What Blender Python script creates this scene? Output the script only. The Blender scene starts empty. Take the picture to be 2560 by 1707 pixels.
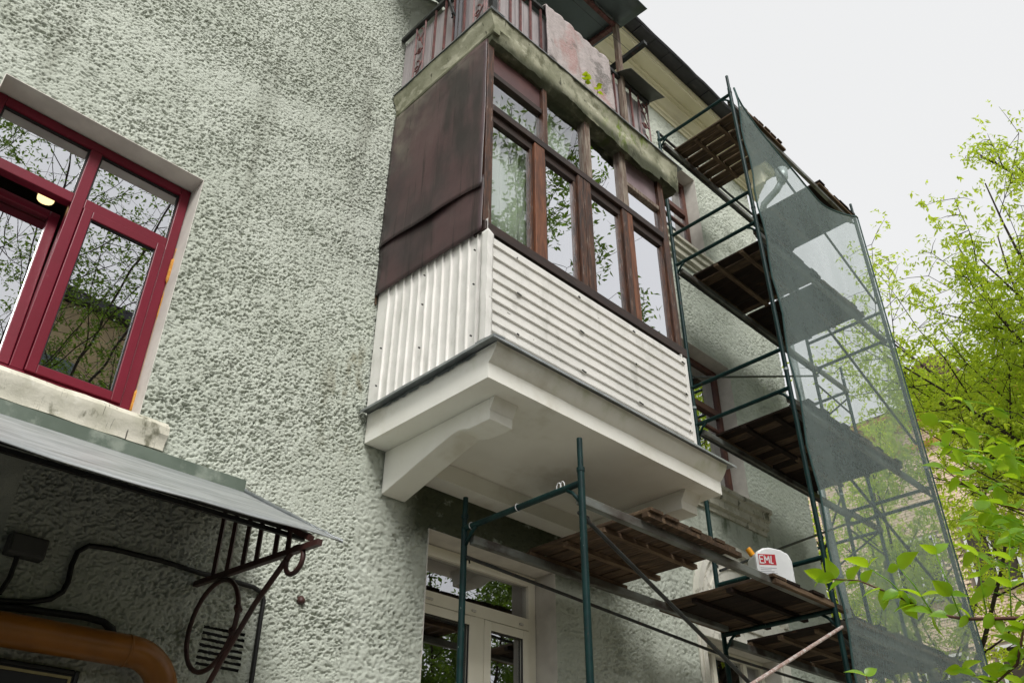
import bpy, bmesh, math, random
import numpy as np
from mathutils import Vector, Matrix
random.seed(7); RNG = np.random.default_rng(11)
R_ = math.radians; PI = math.pi
H = 1.6                       # eye height: all z below are relative to the eye, build() adds H
W = 4.41                      # facade plane (y)
C = bpy.context.scene.collection
S = bpy.context.scene

# ------------------------------------------------------------------ camera, world, sun
cam = bpy.data.cameras.new('camera'); cam.lens = 30.33; cam.sensor_width = 36; cam.clip_start = .05; cam.clip_end = 600
co = bpy.data.objects.new('camera', cam); C.objects.link(co); S.camera = co
rx = Vector((0.71288132, -0.70127834, 0.00298466)); dn = Vector((0.39018327, 0.39309545, -0.83260614)); fw = Vector((0.5827154, 0.59471393, 0.55385748))
m = Matrix.Identity(4)
for i in range(3): m[i][0] = rx[i]; m[i][1] = -dn[i]; m[i][2] = -fw[i]
m[2][3] = H; co.matrix_world = m

SUN_AZ, SUN_EL = (-0.50, -1.0), 46
w = bpy.data.worlds.new('World'); S.world = w; w.use_nodes = True
nt = w.node_tree; bg = nt.nodes['Background']; bg.inputs[1].default_value = .1
sky = nt.nodes.new('ShaderNodeTexSky'); sky.sky_type = 'NISHITA'; sky.sun_disc = False
sky.sun_elevation = R_(SUN_EL); sky.sun_rotation = math.atan2(SUN_AZ[0], SUN_AZ[1]); sky.dust_density = 4; sky.air_density = 1.0
hs = nt.nodes.new('ShaderNodeHueSaturation'); hs.inputs['Saturation'].default_value = .1; hs.inputs['Value'].default_value = 1.0
mx = nt.nodes.new('ShaderNodeMix'); mx.data_type = 'RGBA'; mx.inputs[0].default_value = .9; mx.inputs[7].default_value = (3.42, 3.44, 3.465, 1)
nt.links.new(sky.outputs[0], hs.inputs['Color']); nt.links.new(hs.outputs[0], mx.inputs[6]); nt.links.new(mx.outputs[2], bg.inputs[0])
sl = bpy.data.lights.new('sun', 'SUN'); sl.energy = 1.5; sl.angle = R_(24); sl.color = (1, .985, .95)
so = bpy.data.objects.new('sun', sl); C.objects.link(so)
sd = Vector((SUN_AZ[0], SUN_AZ[1], math.hypot(*SUN_AZ) * math.tan(R_(SUN_EL))))
so.rotation_euler = sd.to_track_quat('Z', 'Y').to_euler(); so.location = (-8, -12, 20)
S.view_settings.view_transform = 'Standard'; S.view_settings.look = 'None'; S.view_settings.exposure = 1.38; S.view_settings.gamma = 1; S.view_settings.use_curve_mapping = False

# ------------------------------------------------------------------ materials
def noise(nt, sc, st=(1, 1, 1), detail=5, rough=.6, off=0.):
    g = nt.nodes.new('ShaderNodeNewGeometry'); v = nt.nodes.new('ShaderNodeVectorMath'); v.operation = 'MULTIPLY_ADD'
    v.inputs[1].default_value = tuple(sc * s for s in st); v.inputs[2].default_value = (off, off * .7, off * 1.3)
    nt.links.new(g.outputs['Position'], v.inputs[0])
    n = nt.nodes.new('ShaderNodeTexNoise'); n.inputs['Scale'].default_value = 1; n.inputs['Detail'].default_value = detail; n.inputs['Roughness'].default_value = rough
    nt.links.new(v.outputs[0], n.inputs['Vector']); return n.outputs[0]
def ramp(nt, src, lo, hi):
    r = nt.nodes.new('ShaderNodeMapRange'); r.inputs[1].default_value = lo; r.inputs[2].default_value = hi; r.interpolation_type = 'SMOOTHSTEP'
    nt.links.new(src, r.inputs[0]); return r.outputs[0]
def mul(nt, a, b, op='MULTIPLY'):
    q = nt.nodes.new('ShaderNodeMath'); q.operation = op; q.use_clamp = False
    for i, x in enumerate((a, b)):
        if isinstance(x, (int, float)): q.inputs[i].default_value = x
        else: nt.links.new(x, q.inputs[i])
    return q.outputs[0]
MATS = {}
def pm(name, c, c2=None, sc=6, st=(1, 1, 1), lo=.35, hi=.65, rough=.6, metal=0., bump=0., bsc=60, bst=(1, 1, 1), layers=(), spec=.4, translucent=None, rvar=0.):
    """principled material: base colour varied by noise, then stain layers (colour, scale, stretch, lo, hi, amount, [(axis,a,b)..])"""
    M = bpy.data.materials.new(name); M.use_nodes = True; nt = M.node_tree; b = nt.nodes['Principled BSDF']
    b.inputs['Roughness'].default_value = rough; b.inputs['Metallic'].default_value = metal; b.inputs['Specular IOR Level'].default_value = spec
    c2 = c2 or tuple(x * .85 for x in c)
    k = nt.nodes.new('ShaderNodeMix'); k.data_type = 'RGBA'; k.inputs[6].default_value = (*c2, 1); k.inputs[7].default_value = (*c, 1)
    nt.links.new(ramp(nt, noise(nt, sc, st), lo, hi), k.inputs[0]); col = k.outputs[2]
    for i, L in enumerate(layers):
        lc, lsc, lst, llo, lhi, amt = L[:6]
        f = mul(nt, ramp(nt, noise(nt, lsc, lst, off=7.3 * (i + 1)), llo, lhi), amt)
        for (ax, a, bb) in (L[6] if len(L) > 6 else ()):
            g = nt.nodes.new('ShaderNodeNewGeometry'); sp = nt.nodes.new('ShaderNodeSeparateXYZ'); nt.links.new(g.outputs['Position'], sp.inputs[0])
            f = mul(nt, f, ramp(nt, sp.outputs[ax], a, bb))
        k = nt.nodes.new('ShaderNodeMix'); k.data_type = 'RGBA'; k.inputs[7].default_value = (*lc, 1)
        nt.links.new(col, k.inputs[6]); nt.links.new(f, k.inputs[0]); col = k.outputs[2]
    nt.links.new(col, b.inputs['Base Color'])
    if rvar:
        nt.links.new(mul(nt, mul(nt, noise(nt, sc * 2.3), rvar), rough - rvar / 2, 'ADD'), b.inputs['Roughness'])
    if bump:
        bp = nt.nodes.new('ShaderNodeBump'); bp.inputs['Strength'].default_value = 1; bp.inputs['Distance'].default_value = bump
        nt.links.new(noise(nt, bsc, bst), bp.inputs['Height']); nt.links.new(bp.outputs[0], b.inputs['Normal'])
    if translucent:
        t = nt.nodes.new('ShaderNodeBsdfTranslucent'); t.inputs[0].default_value = (*translucent, 1)
        ms = nt.nodes.new('ShaderNodeMixShader'); ms.inputs[0].default_value = .5
        nt.links.new(b.outputs[0], ms.inputs[1]); nt.links.new(t.outputs[0], ms.inputs[2]); nt.links.new(ms.outputs[0], nt.nodes['Material Output'].inputs[0])
    MATS[name] = M; return M

def glass_mat(name, refl, tint=(.8, .85, .85), gl=(.95, .96, 1.0), rough=.0):
    M = bpy.data.materials.new(name); M.use_nodes = True; nt = M.node_tree; nt.nodes.remove(nt.nodes['Principled BSDF'])
    t = nt.nodes.new('ShaderNodeBsdfTransparent'); t.inputs[0].default_value = (*tint, 1)
    g = nt.nodes.new('ShaderNodeBsdfGlossy'); g.inputs[0].default_value = (*gl, 1); g.inputs['Roughness'].default_value = rough
    lw = nt.nodes.new('ShaderNodeFresnel'); lw.inputs[0].default_value = 1.5
    f = mul(nt, mul(nt, lw.outputs[0], 1.0), refl, 'ADD')
    gb = nt.nodes.new('ShaderNodeNewGeometry'); f = mul(nt, f, mul(nt, 1.0, gb.outputs['Backfacing'], 'SUBTRACT'))
    bp = nt.nodes.new('ShaderNodeBump'); bp.inputs['Distance'].default_value = .002; bp.inputs['Strength'].default_value = .35; nt.links.new(noise(nt, 3.0, detail=1), bp.inputs['Height']); nt.links.new(bp.outputs[0], g.inputs['Normal'])
    ms = nt.nodes.new('ShaderNodeMixShader'); nt.links.new(f, ms.inputs[0]); nt.links.new(t.outputs[0], ms.inputs[1]); nt.links.new(g.outputs[0], ms.inputs[2])
    nt.links.new(ms.outputs[0], nt.nodes['Material Output'].inputs[0]); MATS[name] = M; return M

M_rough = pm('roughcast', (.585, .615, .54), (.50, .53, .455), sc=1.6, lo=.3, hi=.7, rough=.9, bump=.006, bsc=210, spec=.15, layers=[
    ((.33, .35, .28), 2.2, (1, 1, 1), .58, .8, .45),
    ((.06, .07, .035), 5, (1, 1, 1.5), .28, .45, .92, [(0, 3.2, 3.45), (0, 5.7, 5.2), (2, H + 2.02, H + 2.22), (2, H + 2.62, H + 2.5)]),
    ((.10, .13, .07), 7, (1, 1, .3), .5, .7, .8, [(0, 6.0, 6.5), (0, 8.8, 8.2), (2, H + 3.1, H + 3.3), (2, H + 3.45, H + 3.38)]),
    ((.20, .18, .11), 9, (1, 1, .4), .5, .66, .75, [(0, 2.45, 2.75), (0, 3.05, 2.95), (2, H + 2.3, H + 2.7), (2, H + 3.5, H + 3.2)]),
    ((.17, .17, .13), 1.2, (4, 1, .25), .56, .78, .5)])
M_plain = pm('smooth_reveal', (.66, .63, .57), (.56, .53, .48), sc=5, rough=.8, bump=.001, bsc=60)
M_white = pm('white_plaster', (.90, .885, .82), (.85, .83, .76), sc=2.5, rough=.75, bump=.0015, bsc=18, spec=.2, layers=[
    ((.42, .47, .22), 4, (1, 1, .5), .5, .72, .5, [(1, 3.6, 3.2), (2, H + 2.68, H + 2.8)]), ((.55, .50, .38), 2.2, (1, 1, 1), .52, .7, .45)])
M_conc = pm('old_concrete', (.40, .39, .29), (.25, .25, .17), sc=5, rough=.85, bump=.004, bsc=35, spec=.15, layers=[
    ((.12, .12, .07), 6, (1, 1, .6), .52, .68, .85), ((.56, .54, .42), 4, (1, 1, 2), .57, .64, .8),
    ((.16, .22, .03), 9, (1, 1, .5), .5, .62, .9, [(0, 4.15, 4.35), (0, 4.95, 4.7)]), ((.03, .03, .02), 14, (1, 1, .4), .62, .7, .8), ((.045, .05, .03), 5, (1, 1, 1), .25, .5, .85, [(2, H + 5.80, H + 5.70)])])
M_corn = pm('cornice_paint', (.86, .80, .60), (.78, .72, .53), sc=3, st=(.5, 1, 1), rough=.8, bump=.0015, bsc=20, spec=.15, layers=[((.42, .37, .26), 3, (.5, 2, 2), .55, .75, .5), ((.80, .77, .60), 5, (1, 1, 1), .62, .7, .6)])
M_maroon = pm('maroon_sheet', (.088, .046, .048), (.048, .031, .033), sc=2.2, rough=.40, bump=.0015, bsc=6, rvar=.2, layers=[
    ((.022, .016, .016), 1.8, (1, 1.6, .35), .46, .62, .85), ((.17, .15, .115), 4, (1, 1, .8), .40, .66, .9, [(1, 3.7, 4.35), (2, H + 4.7, H + 5.5)]), ((.16, .13, .11), 6, (1, 1, .9), .42, .7, .8, [(2, H + 5.45, H + 5.75)]),
    ((.020, .011, .011), 7, (1, 3.4, .10), .58, .66, .85), ((.15, .11, .10), 12, (1, 5, .1), .60, .74, .45), ((.02, .01, .01), 16, (1, 1.6, .5), .71, .73, .9, [(2, H + 4.7, H + 4.9)])])
M_mpanel = pm('maroon_panel', (.13, .062, .06), (.10, .05, .05), sc=4, rough=.38, bump=.001, bsc=8, layers=[((.2, .12, .1), 8, (1, 1, .3), .6, .75, .5)])
M_pinkp = pm('faded_panel', (.26, .19, .20), (.2, .14, .15), sc=4, rough=.35)
M_wood = pm('stained_wood', (.115, .047, .024), (.055, .024, .015), sc=7, st=(4, 4, .8), rough=.5, bump=.0015, bsc=60, bst=(1, 1, .1), rvar=.2, layers=[
    ((.03, .018, .014), 20, (4, 4, .35), .48, .62, .9), ((.38, .31, .26), 24, (4, 4, .25), .60, .68, .7)])
M_woodr = pm('red_brown_wood', (.22, .08, .035), (.11, .042, .022), sc=7, st=(4, 4, .6), rough=.5, bump=.0015, bsc=60, bst=(1, 1, .1), layers=[((.05, .025, .018), 22, (4, 4, .3), .55, .68, .8)])
M_woodh = pm('dark_rail_wood', (.042, .022, .017), (.026, .016, .013), sc=7, st=(.6, 4, 4), rough=.5, bump=.0015, bsc=60, bst=(.1, 1, 1), layers=[((.16, .12, .09), 24, (.3, 4, 4), .6, .72, .5)])
M_woodg = pm('grey_wood', (.30, .25, .20), (.17, .12, .09), sc=7, st=(4, 4, .6), rough=.7, bump=.002, bsc=60, bst=(1, 1, .1), layers=[((.12, .06, .04), 20, (4, 4, .3), .5, .62, .85)])
M_rib = pm('white_ribbed_sheet', (.87, .845, .805), (.79, .77, .73), sc=3, rough=.32, bump=.0008, bsc=9, spec=.5, rvar=.15, layers=[
    ((.50, .49, .44), 8, (1, 1, .3), .52, .75, .6), ((.05, .035, .025), 40, (.45, 1, 1.3), .71, .73, .95, [(1, 3.2, 3.185)]), ((.30, .17, .08), 30, (1, 1, 1), .68, .74, .7, [(1, 4.25, 4.36)]), ((.42, .40, .34), 55, (1, 1, 1), .66, .75, .5)])
M_galv = pm('galvanised', (.34, .36, .37), (.26, .28, .29), sc=9, rough=.36, metal=.6, rvar=.2, layers=[((.2, .21, .2), 6, (1, 1, 1), .5, .7, .6)])
M_roofz = pm('canopy_zinc', (.40, .415, .42), (.27, .285, .29), sc=4, st=(.6, 3, 3), rough=.38, metal=.25, bump=.001, bsc=4, rvar=.25, layers=[((.55, .53, .47), 14, (.5, 6, 6), .6, .7, .6), ((.15, .16, .15), 5, (.6, 5, 5), .52, .66, .75)])
M_apron = pm('green_apron', (.12, .15, .12), (.085, .11, .085), sc=4, rough=.5, layers=[((.3, .33, .28), 6, (1, 1, 1), .55, .7, .6)])
M_red = pm('red_frame', (.165, .011, .026), (.145, .010, .022), sc=3, rough=.34, spec=.3, layers=[((.26, .10, .11), 22, (1, 1, 3), .66, .76, .35)])
M_pvc = pm('cream_frame', (.86, .82, .70), (.80, .76, .64), sc=3, rough=.35, spec=.4)
M_brownf = pm('brown_frame', (.12, .045, .03), (.08, .03, .022), sc=6, rough=.45)
M_green = pm('green_pole_paint', (.005, .032, .030), (.003, .02, .02), sc=12, rough=.45, bump=.0006, bsc=50, spec=.22, layers=[((.30, .33, .31), 45, (1, 1, .5), .69, .73, .8), ((.09, .035, .02), 16, (1, 1, .6), .66, .72, .7)])
M_bar = pm('dark_steel', (.035, .04, .04), (.025, .025, .024), sc=10, rough=.45, metal=.3, layers=[((.10, .05, .035), 20, (1, 1, 1), .58, .7, .7)])
M_pale = pm('pale_pole', (.50, .40, .36), (.40, .26, .22), sc=14, rough=.5, layers=[((.66, .63, .6), 30, (1, 1, 1), .5, .6, .8)])
M_beam = pm('steel_beam', (.20, .215, .20), (.11, .10, .085), sc=4, st=(.7, 2, 2), rough=.45, metal=.35, layers=[((.045, .03, .025), 3, (.8, 1, 1), .5, .62, .85)])
M_plank = pm('plank_wood', (.105, .068, .042), (.052, .036, .025), sc=9, st=(3, .5, 3), rough=.8, bump=.002, bsc=70, bst=(1, .1, 1), spec=.15, layers=[((.05, .03, .02), 18, (3, .4, 3), .5, .66, .8), ((.34, .24, .15), 5, (3, .6, 2), .6, .75, .6)])
M_plankd = pm('old_plank_wood', (.026, .016, .012), (.014, .010, .008), sc=9, st=(3, .5, 3), rough=.85, bump=.002, bsc=70, bst=(1, .1, 1), spec=.12, layers=[((.11, .06, .03), 4, (2, .8, 2), .62, .75, .6)])
M_batt = pm('batten_wood', (.16, .11, .07), (.085, .055, .036), sc=9, st=(.5, 3, 3), rough=.8, bump=.002, bsc=70, bst=(.1, 1, 1), spec=.15, layers=[((.07, .045, .03), 12, (.5, 3, 3), .5, .66, .7)])
M_rail = pm('black_rail', (.03, .032, .03), (.02, .022, .02), sc=10, rough=.5)
M_rust = pm('red_brown_iron', (.20, .075, .07), (.11, .045, .042), sc=14, rough=.55, bump=.001, bsc=70, layers=[((.06, .03, .028), 22, (1, 1, .6), .52, .66, .75), ((.4, .27, .25), 30, (1, 1, .5), .66, .74, .5)])
M_iron = pm('bracket_iron', (.060, .022, .018), (.035, .016, .014), sc=14, rough=.5, bump=.0007, bsc=60)
M_board = pm('pale_board', (.42, .38, .385), (.36, .325, .33), sc=6, st=(3, 3, .4), rough=.6, layers=[((.24, .2, .2), 12, (4, 4, .2), .55, .72, .5)])
M_rug = pm('rug', (.56, .49, .48), (.42, .37, .36), sc=28, st=(1, 1, 1.6), lo=.3, hi=.7, rough=.95, bump=.006, bsc=120, spec=.05, layers=[((.43, .22, .20), 2.2, (1.2, 1, 1.0), .48, .60, .6), ((.16, .15, .14), 2.9, (1.3, 1, 1.4), .56, .64, .75), ((.60, .55, .54), 60, (1, 1, 2), .5, .62, .55)])
M_greysh = pm('grey_sheet', (.13, .165, .175), (.10, .125, .135), sc=2.5, rough=.42, metal=.25, rvar=.15, layers=[((.06, .065, .065), 5, (1, 1, 1), .6, .75, .6)])
M_vis = pm('visor_sheet', (.12, .13, .11), (.09, .10, .085), sc=4, rough=.5, metal=.3)
M_gas = pm('gas_pipe_paint', (.30, .11, .012), (.23, .085, .010), sc=5, rough=.35, spec=.5, layers=[((.14, .09, .05), 6, (1, 1, 1), .5, .68, .8, [(2, H + 1.03, H + 1.11)])])
M_cable = pm('black_cable', (.014, .014, .014), (.01, .01, .01), rough=.5)
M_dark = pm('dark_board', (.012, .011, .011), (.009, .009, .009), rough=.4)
M_gold = pm('yellow_edge', (.33, .28, .12), (.25, .2, .09), rough=.5)
M_foam = pm('foam', (.60, .30, .06), (.48, .2, .03), sc=40, rough=.9, bump=.004, bsc=90)
M_roofd = pm('dark_roof', (.045, .045, .055), (.03, .03, .037), sc=4, st=(.5, 2, 2), rough=.6, layers=[((.10, .09, .09), 8, (.5, 2, 2), .58, .72, .5)])
M_pipe = pm('grey_pipe', (.38, .42, .42), (.30, .34, .34), rough=.4, metal=.3)
M_room = pm('room_wall', (.14, .125, .10), (.11, .10, .08), rough=.9)
M_curt = pm('curtain', (.84, .88, .80), (.72, .78, .70), sc=5, st=(6, 1, .2), rough=.9, translucent=(.72, .78, .70))
M_curtw = pm('room_curtain', (.33, .30, .24), (.25, .23, .19), sc=5, st=(6, 1, .2), rough=.9)
M_can = pm('white_plastic', (.74, .75, .75), (.68, .69, .69), rough=.3, spec=.5, layers=[((.5, .5, .5), 12, (1, 1, 1), .62, .75, .4)])
M_cap = pm('yellow_plastic', (.85, .36, .01), (.8, .33, .01), rough=.35)
M_labr = pm('red_print', (.45, .008, .02), (.4, .007, .018), rough=.4)
M_labw = pm('white_print', (.72, .72, .72), (.66, .66, .66), rough=.4)
M_labg = pm('grey_print', (.36, .37, .40), (.3, .3, .33), sc=400, rough=.4)
M_brick = pm('yellow_brick', (.86, .70, .55), (.74, .57, .43), sc=3.5, lo=.3, hi=.7, rough=.85, spec=.15, layers=[((.36, .22, .14), 9, (1, 1, 1), .6, .7, .5)])
M_mort = pm('mortar', (.30, .25, .21), (.26, .21, .18), rough=.95)
M_ybld = pm('yellow_plaster', (.42, .33, .19), (.35, .28, .17), sc=1.5, rough=.9)
M_orange = pm('cornice_brick', (.50, .26, .09), (.38, .2, .07), sc=4, rough=.85)
M_roofr = pm('brown_roof', (.12, .06, .045), (.09, .05, .04), rough=.6)
M_leafm = pm('maple_leaf', (.40, .50, .05), (.25, .37, .03), sc=1.3, lo=.3, hi=.7, rough=.5, translucent=(.74, .90, .06), spec=.3)
M_leafd = pm('dark_leaf', (.10, .16, .03), (.06, .10, .02), sc=1.3, rough=.45, translucent=(.13, .22, .015), spec=.35)
M_leafs = pm('shrub_leaf', (.21, .40, .03), (.12, .28, .018), sc=14, rough=.32, translucent=(.55, .80, .02), spec=.45)
M_bark = pm('bark', (.06, .048, .038), (.04, .032, .026), sc=9, st=(2, 2, .4), rough=.9, bump=.004, bsc=40, spec=.1)
M_twig = pm('twig_bark', (.13, .05, .03), (.08, .033, .022), sc=20, rough=.5)
M_grass = pm('gravel_ground', (.44, .40, .33), (.32, .29, .23), sc=.8, rough=.95, bump=.03, bsc=12, spec=.1, layers=[((.12, .13, .07), .5, (1, 1, 1), .55, .7, .6)])
M_path = pm('asphalt', (.04, .04, .04), (.03, .03, .03), sc=2, rough=.9, bump=.003, bsc=120)
G_red = glass_mat('window_glass', .56, (.80, .82, .82))
G_bal = glass_mat('balcony_glass', .66, (.95, .98, .96))
G_cur = glass_mat('curtained_glass', .24, (.97, .99, .97))
G_door = glass_mat('door_glass', .42, (.75, .77, .75))
def net_mat():
    M = bpy.data.materials.new('net_mesh'); M.use_nodes = True; nt = M.node_tree; nt.nodes.remove(nt.nodes['Principled BSDF'])
    d = nt.nodes.new('ShaderNodeBsdfDiffuse'); d.inputs[0].default_value = (.38, .46, .45, 1)
    tl = nt.nodes.new('ShaderNodeBsdfTranslucent'); tl.inputs[0].default_value = (.36, .43, .42, 1)
    a = nt.nodes.new('ShaderNodeMixShader'); a.inputs[0].default_value = .45; nt.links.new(d.outputs[0], a.inputs[1]); nt.links.new(tl.outputs[0], a.inputs[2])
    t = nt.nodes.new('ShaderNodeBsdfTransparent'); t.inputs[0].default_value = (.97, 1, .99, 1)
    n1 = ramp(nt, noise(nt, 2.0, (1, 1, .35), detail=3), .3, .7); n2 = noise(nt, 90, (1, 1, .25), detail=2); n3 = noise(nt, 14, (1, 1, 3.2), detail=2)
    f = mul(nt, mul(nt, n1, .10), mul(nt, mul(nt, n2, .24), mul(nt, n3, .14), 'ADD'), 'ADD'); f = mul(nt, f, .22, 'ADD')
    ms = nt.nodes.new('ShaderNodeMixShader'); nt.links.new(f, ms.inputs[0]); nt.links.new(t.outputs[0], ms.inputs[1]); nt.links.new(a.outputs[0], ms.inputs[2])
    nt.links.new(ms.outputs[0], nt.nodes['Material Output'].inputs[0]); return M
M_net = net_mat()
def emit(name, c, s):
    M = bpy.data.materials.new(name); M.use_nodes = True; nt = M.node_tree; nt.nodes.remove(nt.nodes['Principled BSDF'])
    e = nt.nodes.new('ShaderNodeEmission'); e.inputs[0].default_value = (*c, 1); e.inputs[1].default_value = s; nt.links.new(e.outputs[0], nt.nodes['Material Output'].inputs[0]); return M
M_lamp = emit('lamp_glow', (1, .70, .32), .75)

# ------------------------------------------------------------------ mesh helpers
ORG = {}
def root(name, label, cat, loc, group=None, kind=None):
    o = bpy.data.objects.new(name, None); C.objects.link(o); o.location = (loc[0], loc[1], loc[2] + H); o.empty_display_size = .1
    if label: o['label'] = label
    if cat: o['category'] = cat
    if group: o['group'] = group
    if kind: o['kind'] = kind
    ORG[o.name] = Vector(o.location); return o
class MB:
    def __init__(s): s.v = []; s.f = []
    def add(s, vs, fs):
        n = len(s.v); s.v += [tuple(x) for x in vs]; s.f += [tuple(i + n for i in f) for f in fs]; return s
    def box(s, x0, x1, y0, y1, z0, z1):
        return s.add([(x, y, z) for z in (z0, z1) for y in (y0, y1) for x in (x0, x1)], [(0, 2, 3, 1), (4, 5, 7, 6), (0, 1, 5, 4), (2, 6, 7, 3), (0, 4, 6, 2), (1, 3, 7, 5)])
    def tube(s, pts, r, n=8, cap=True, closed=False):
        P = [Vector(p) for p in pts]; k = len(P); rs = r if isinstance(r, (list, tuple)) else [r] * k; base = len(s.v); pu = None
        for i, p in enumerate(P):
            if closed: t = P[(i + 1) % k] - P[i - 1]
            else: t = P[min(i + 1, k - 1)] - P[max(i - 1, 0)]
            t.normalize()
            if pu is None: u = t.orthogonal().normalized()
            else: u = (pu - t * pu.dot(t)); u = u.normalized() if u.length > 1e-6 else t.orthogonal().normalized()
            pu = u; q = t.cross(u)
            for j in range(n):
                a = 2 * PI * j / n; s.v.append(tuple(p + (u * math.cos(a) + q * math.sin(a)) * rs[i]))
        for i in range(k if closed else k - 1):
            for j in range(n):
                a = base + i * n; b = base + ((i + 1) % k) * n; s.f.append((a + j, a + (j + 1) % n, b + (j + 1) % n, b + j))
        if cap and not closed:
            s.f.append(tuple(base + j for j in range(n))[::-1]); s.f.append(tuple(base + (k - 1) * n + j for j in range(n)))
        return s
    def bar(s, p, q, wx, wy, up=(0, 0, 1)):      # square bar between two points
        p, q = Vector(p), Vector(q); t = (q - p).normalized(); u = Vector(up); u = (u - t * u.dot(t)).normalized() if abs(t.dot(u)) < .99 else t.orthogonal().normalized(); a = t.cross(u)
        vs = [e + a * (sx * wx / 2) + u * (sy * wy / 2) for e in (p, q) for sx, sy in ((-1, -1), (1, -1), (1, 1), (-1, 1))]
        return s.add(vs, [(0, 3, 2, 1), (4, 5, 6, 7)] + [(i, (i + 1) % 4, 4 + (i + 1) % 4, 4 + i) for i in range(4)])
    def prism(s, prof, a0, a1, axis='x', segs=1, nz=None):   # closed profile extruded along x (profile y,z) or y (profile x,z)
        k = len(prof); base = len(s.v)
        for i in range(segs + 1):
            t = a0 + (a1 - a0) * i / segs
            for (p, q) in prof:
                v = (t, p, q) if axis == 'x' else (p, t, q)
                if nz: d = nz(v); v = (v[0] + d[0], v[1] + d[1], v[2] + d[2])
                s.v.append(v)
        for i in range(segs):
            for j in range(k):
                a = base + i * k; b = a + k; s.f.append((a + j, a + (j + 1) % k, b + (j + 1) % k, b + j))
        s.f.append(tuple(base + j for j in range(k))[::-1]); s.f.append(tuple(base + segs * k + j for j in range(k))); return s
    def sheet(s, fn, nu, nv):                     # open grid surface fn(u,v)
        base = len(s.v)
        for i in range(nu + 1):
            for j in range(nv + 1): s.v.append(tuple(fn(i / nu, j / nv)))
        for i in range(nu):
            for j in range(nv):
                a = base + i * (nv + 1) + j; s.f.append((a, a + 1, a + nv + 2, a + nv + 1))
        return s
    def build(s, name, mat, parent=None, smooth=False, label=None, cat=None, group=None, kind=None, thick=0, bevel=0, auto=None, pivot=None):
        me = bpy.data.meshes.new(name)
        top = parent
        while top is not None and top.parent is not None: top = top.parent
        o_ = ORG[top.name] if top is not None else (Vector(pivot) + Vector((0, 0, H)) if pivot else Vector((0, 0, 0)))
        me.from_pydata([(x - o_.x, y - o_.y, z + H - o_.z) for x, y, z in s.v], [], s.f)
        bm = bmesh.new(); bm.from_mesh(me); bmesh.ops.recalc_face_normals(bm, faces=bm.faces); bm.to_mesh(me); bm.free()
        me.materials.append(mat)
        if smooth: me.polygons.foreach_set('use_smooth', [True] * len(me.polygons))
        if auto:
            try: me.set_sharp_from_angle(angle=R_(auto))
            except Exception: pass
        o = bpy.data.objects.new(name, me); C.objects.link(o)
        if parent is not None: o.parent = parent
        else: o.location = o_; ORG[o.name] = Vector(o_)
        if label: o['label'] = label
        if cat: o['category'] = cat
        if group: o['group'] = group
        if kind: o['kind'] = kind
        if thick:
            md = o.modifiers.new('solid', 'SOLIDIFY'); md.thickness = thick; md.offset = 0
        if bevel:
            md = o.modifiers.new('bevel', 'BEVEL'); md.width = bevel; md.segments = 2; md.limit_method = 'ANGLE'
        return o
def box(name, mat, parent, *b, **k): return MB().box(*b).build(name, mat, parent, **k)
def tube(name, mat, parent, pts, r, n=10, **k): return MB().tube(pts, r, n).build(name, mat, parent, smooth=True, auto=50, **k)
def arc(c, r, a0, a1, n, plane='yz', off=0, ry=None):
    out = []
    for i in range(n + 1):
        a = a0 + (a1 - a0) * i / n; u = r * math.cos(a); v = (ry or r) * math.sin(a)
        out.append((off, c[0] + u, c[1] + v) if plane == 'yz' else (c[0] + u, off, c[1] + v))
    return out

# lattice value noise for real relief
TAB = RNG.random((512, 512)).astype(np.float32)
def vnoise(x, z, seed=0):
    x = x + seed * 17.13 + 100; z = z + seed * 7.77 + 100
    xi = np.floor(x).astype(int); zi = np.floor(z).astype(int); fx = x - xi; fz = z - zi
    fx = fx * fx * (3 - 2 * fx); fz = fz * fz * (3 - 2 * fz)
    g = lambda a, b: TAB[(xi + a) % 512, (zi + b) % 512]
    return (g(0, 0) * (1 - fx) + g(1, 0) * fx) * (1 - fz) + (g(0, 1) * (1 - fx) + g(1, 1) * fx) * fz
def fbm1(x, y, z=0.):
    a = np.array([x + z * .37]); b = np.array([y + z * .71]); return float(vnoise(a, b, 3)[0] - .5) + .5 * float(vnoise(a * 2.1, b * 2.1, 5)[0] - .5)
def roughcast(x, z):
    wx = x + .012 * (vnoise(x / .07, z / .07, 21) - .5); wz = z + .012 * (vnoise(x / .07, z / .07, 22) - .5)
    a = wx * .95 + wz * .30; b = wz * .95 - wx * .30
    big = vnoise(a / .45, b / .16, 1) * .55 + vnoise(a / 1.2, b / .4, 2) * .45
    n1 = vnoise(wx / .0122, wz / .0085, 4); n2 = vnoise(wx / .0078, wz / .0066, 6); n3 = vnoise(wx / .028, wz / .017, 8)
    h = .47 * n1 + .32 * n2 + .21 * n3
    amp = .62 + 1.0 * np.clip((big - .25) * 1.7, 0, 1)
    pits = np.clip(.485 - h, 0, 1) / .30
    return -(pits * .019 - np.clip(h - .5, 0, 1) * .012) * amp - (vnoise(x / .9, z / .9, 9) - .5) * .012

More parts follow.
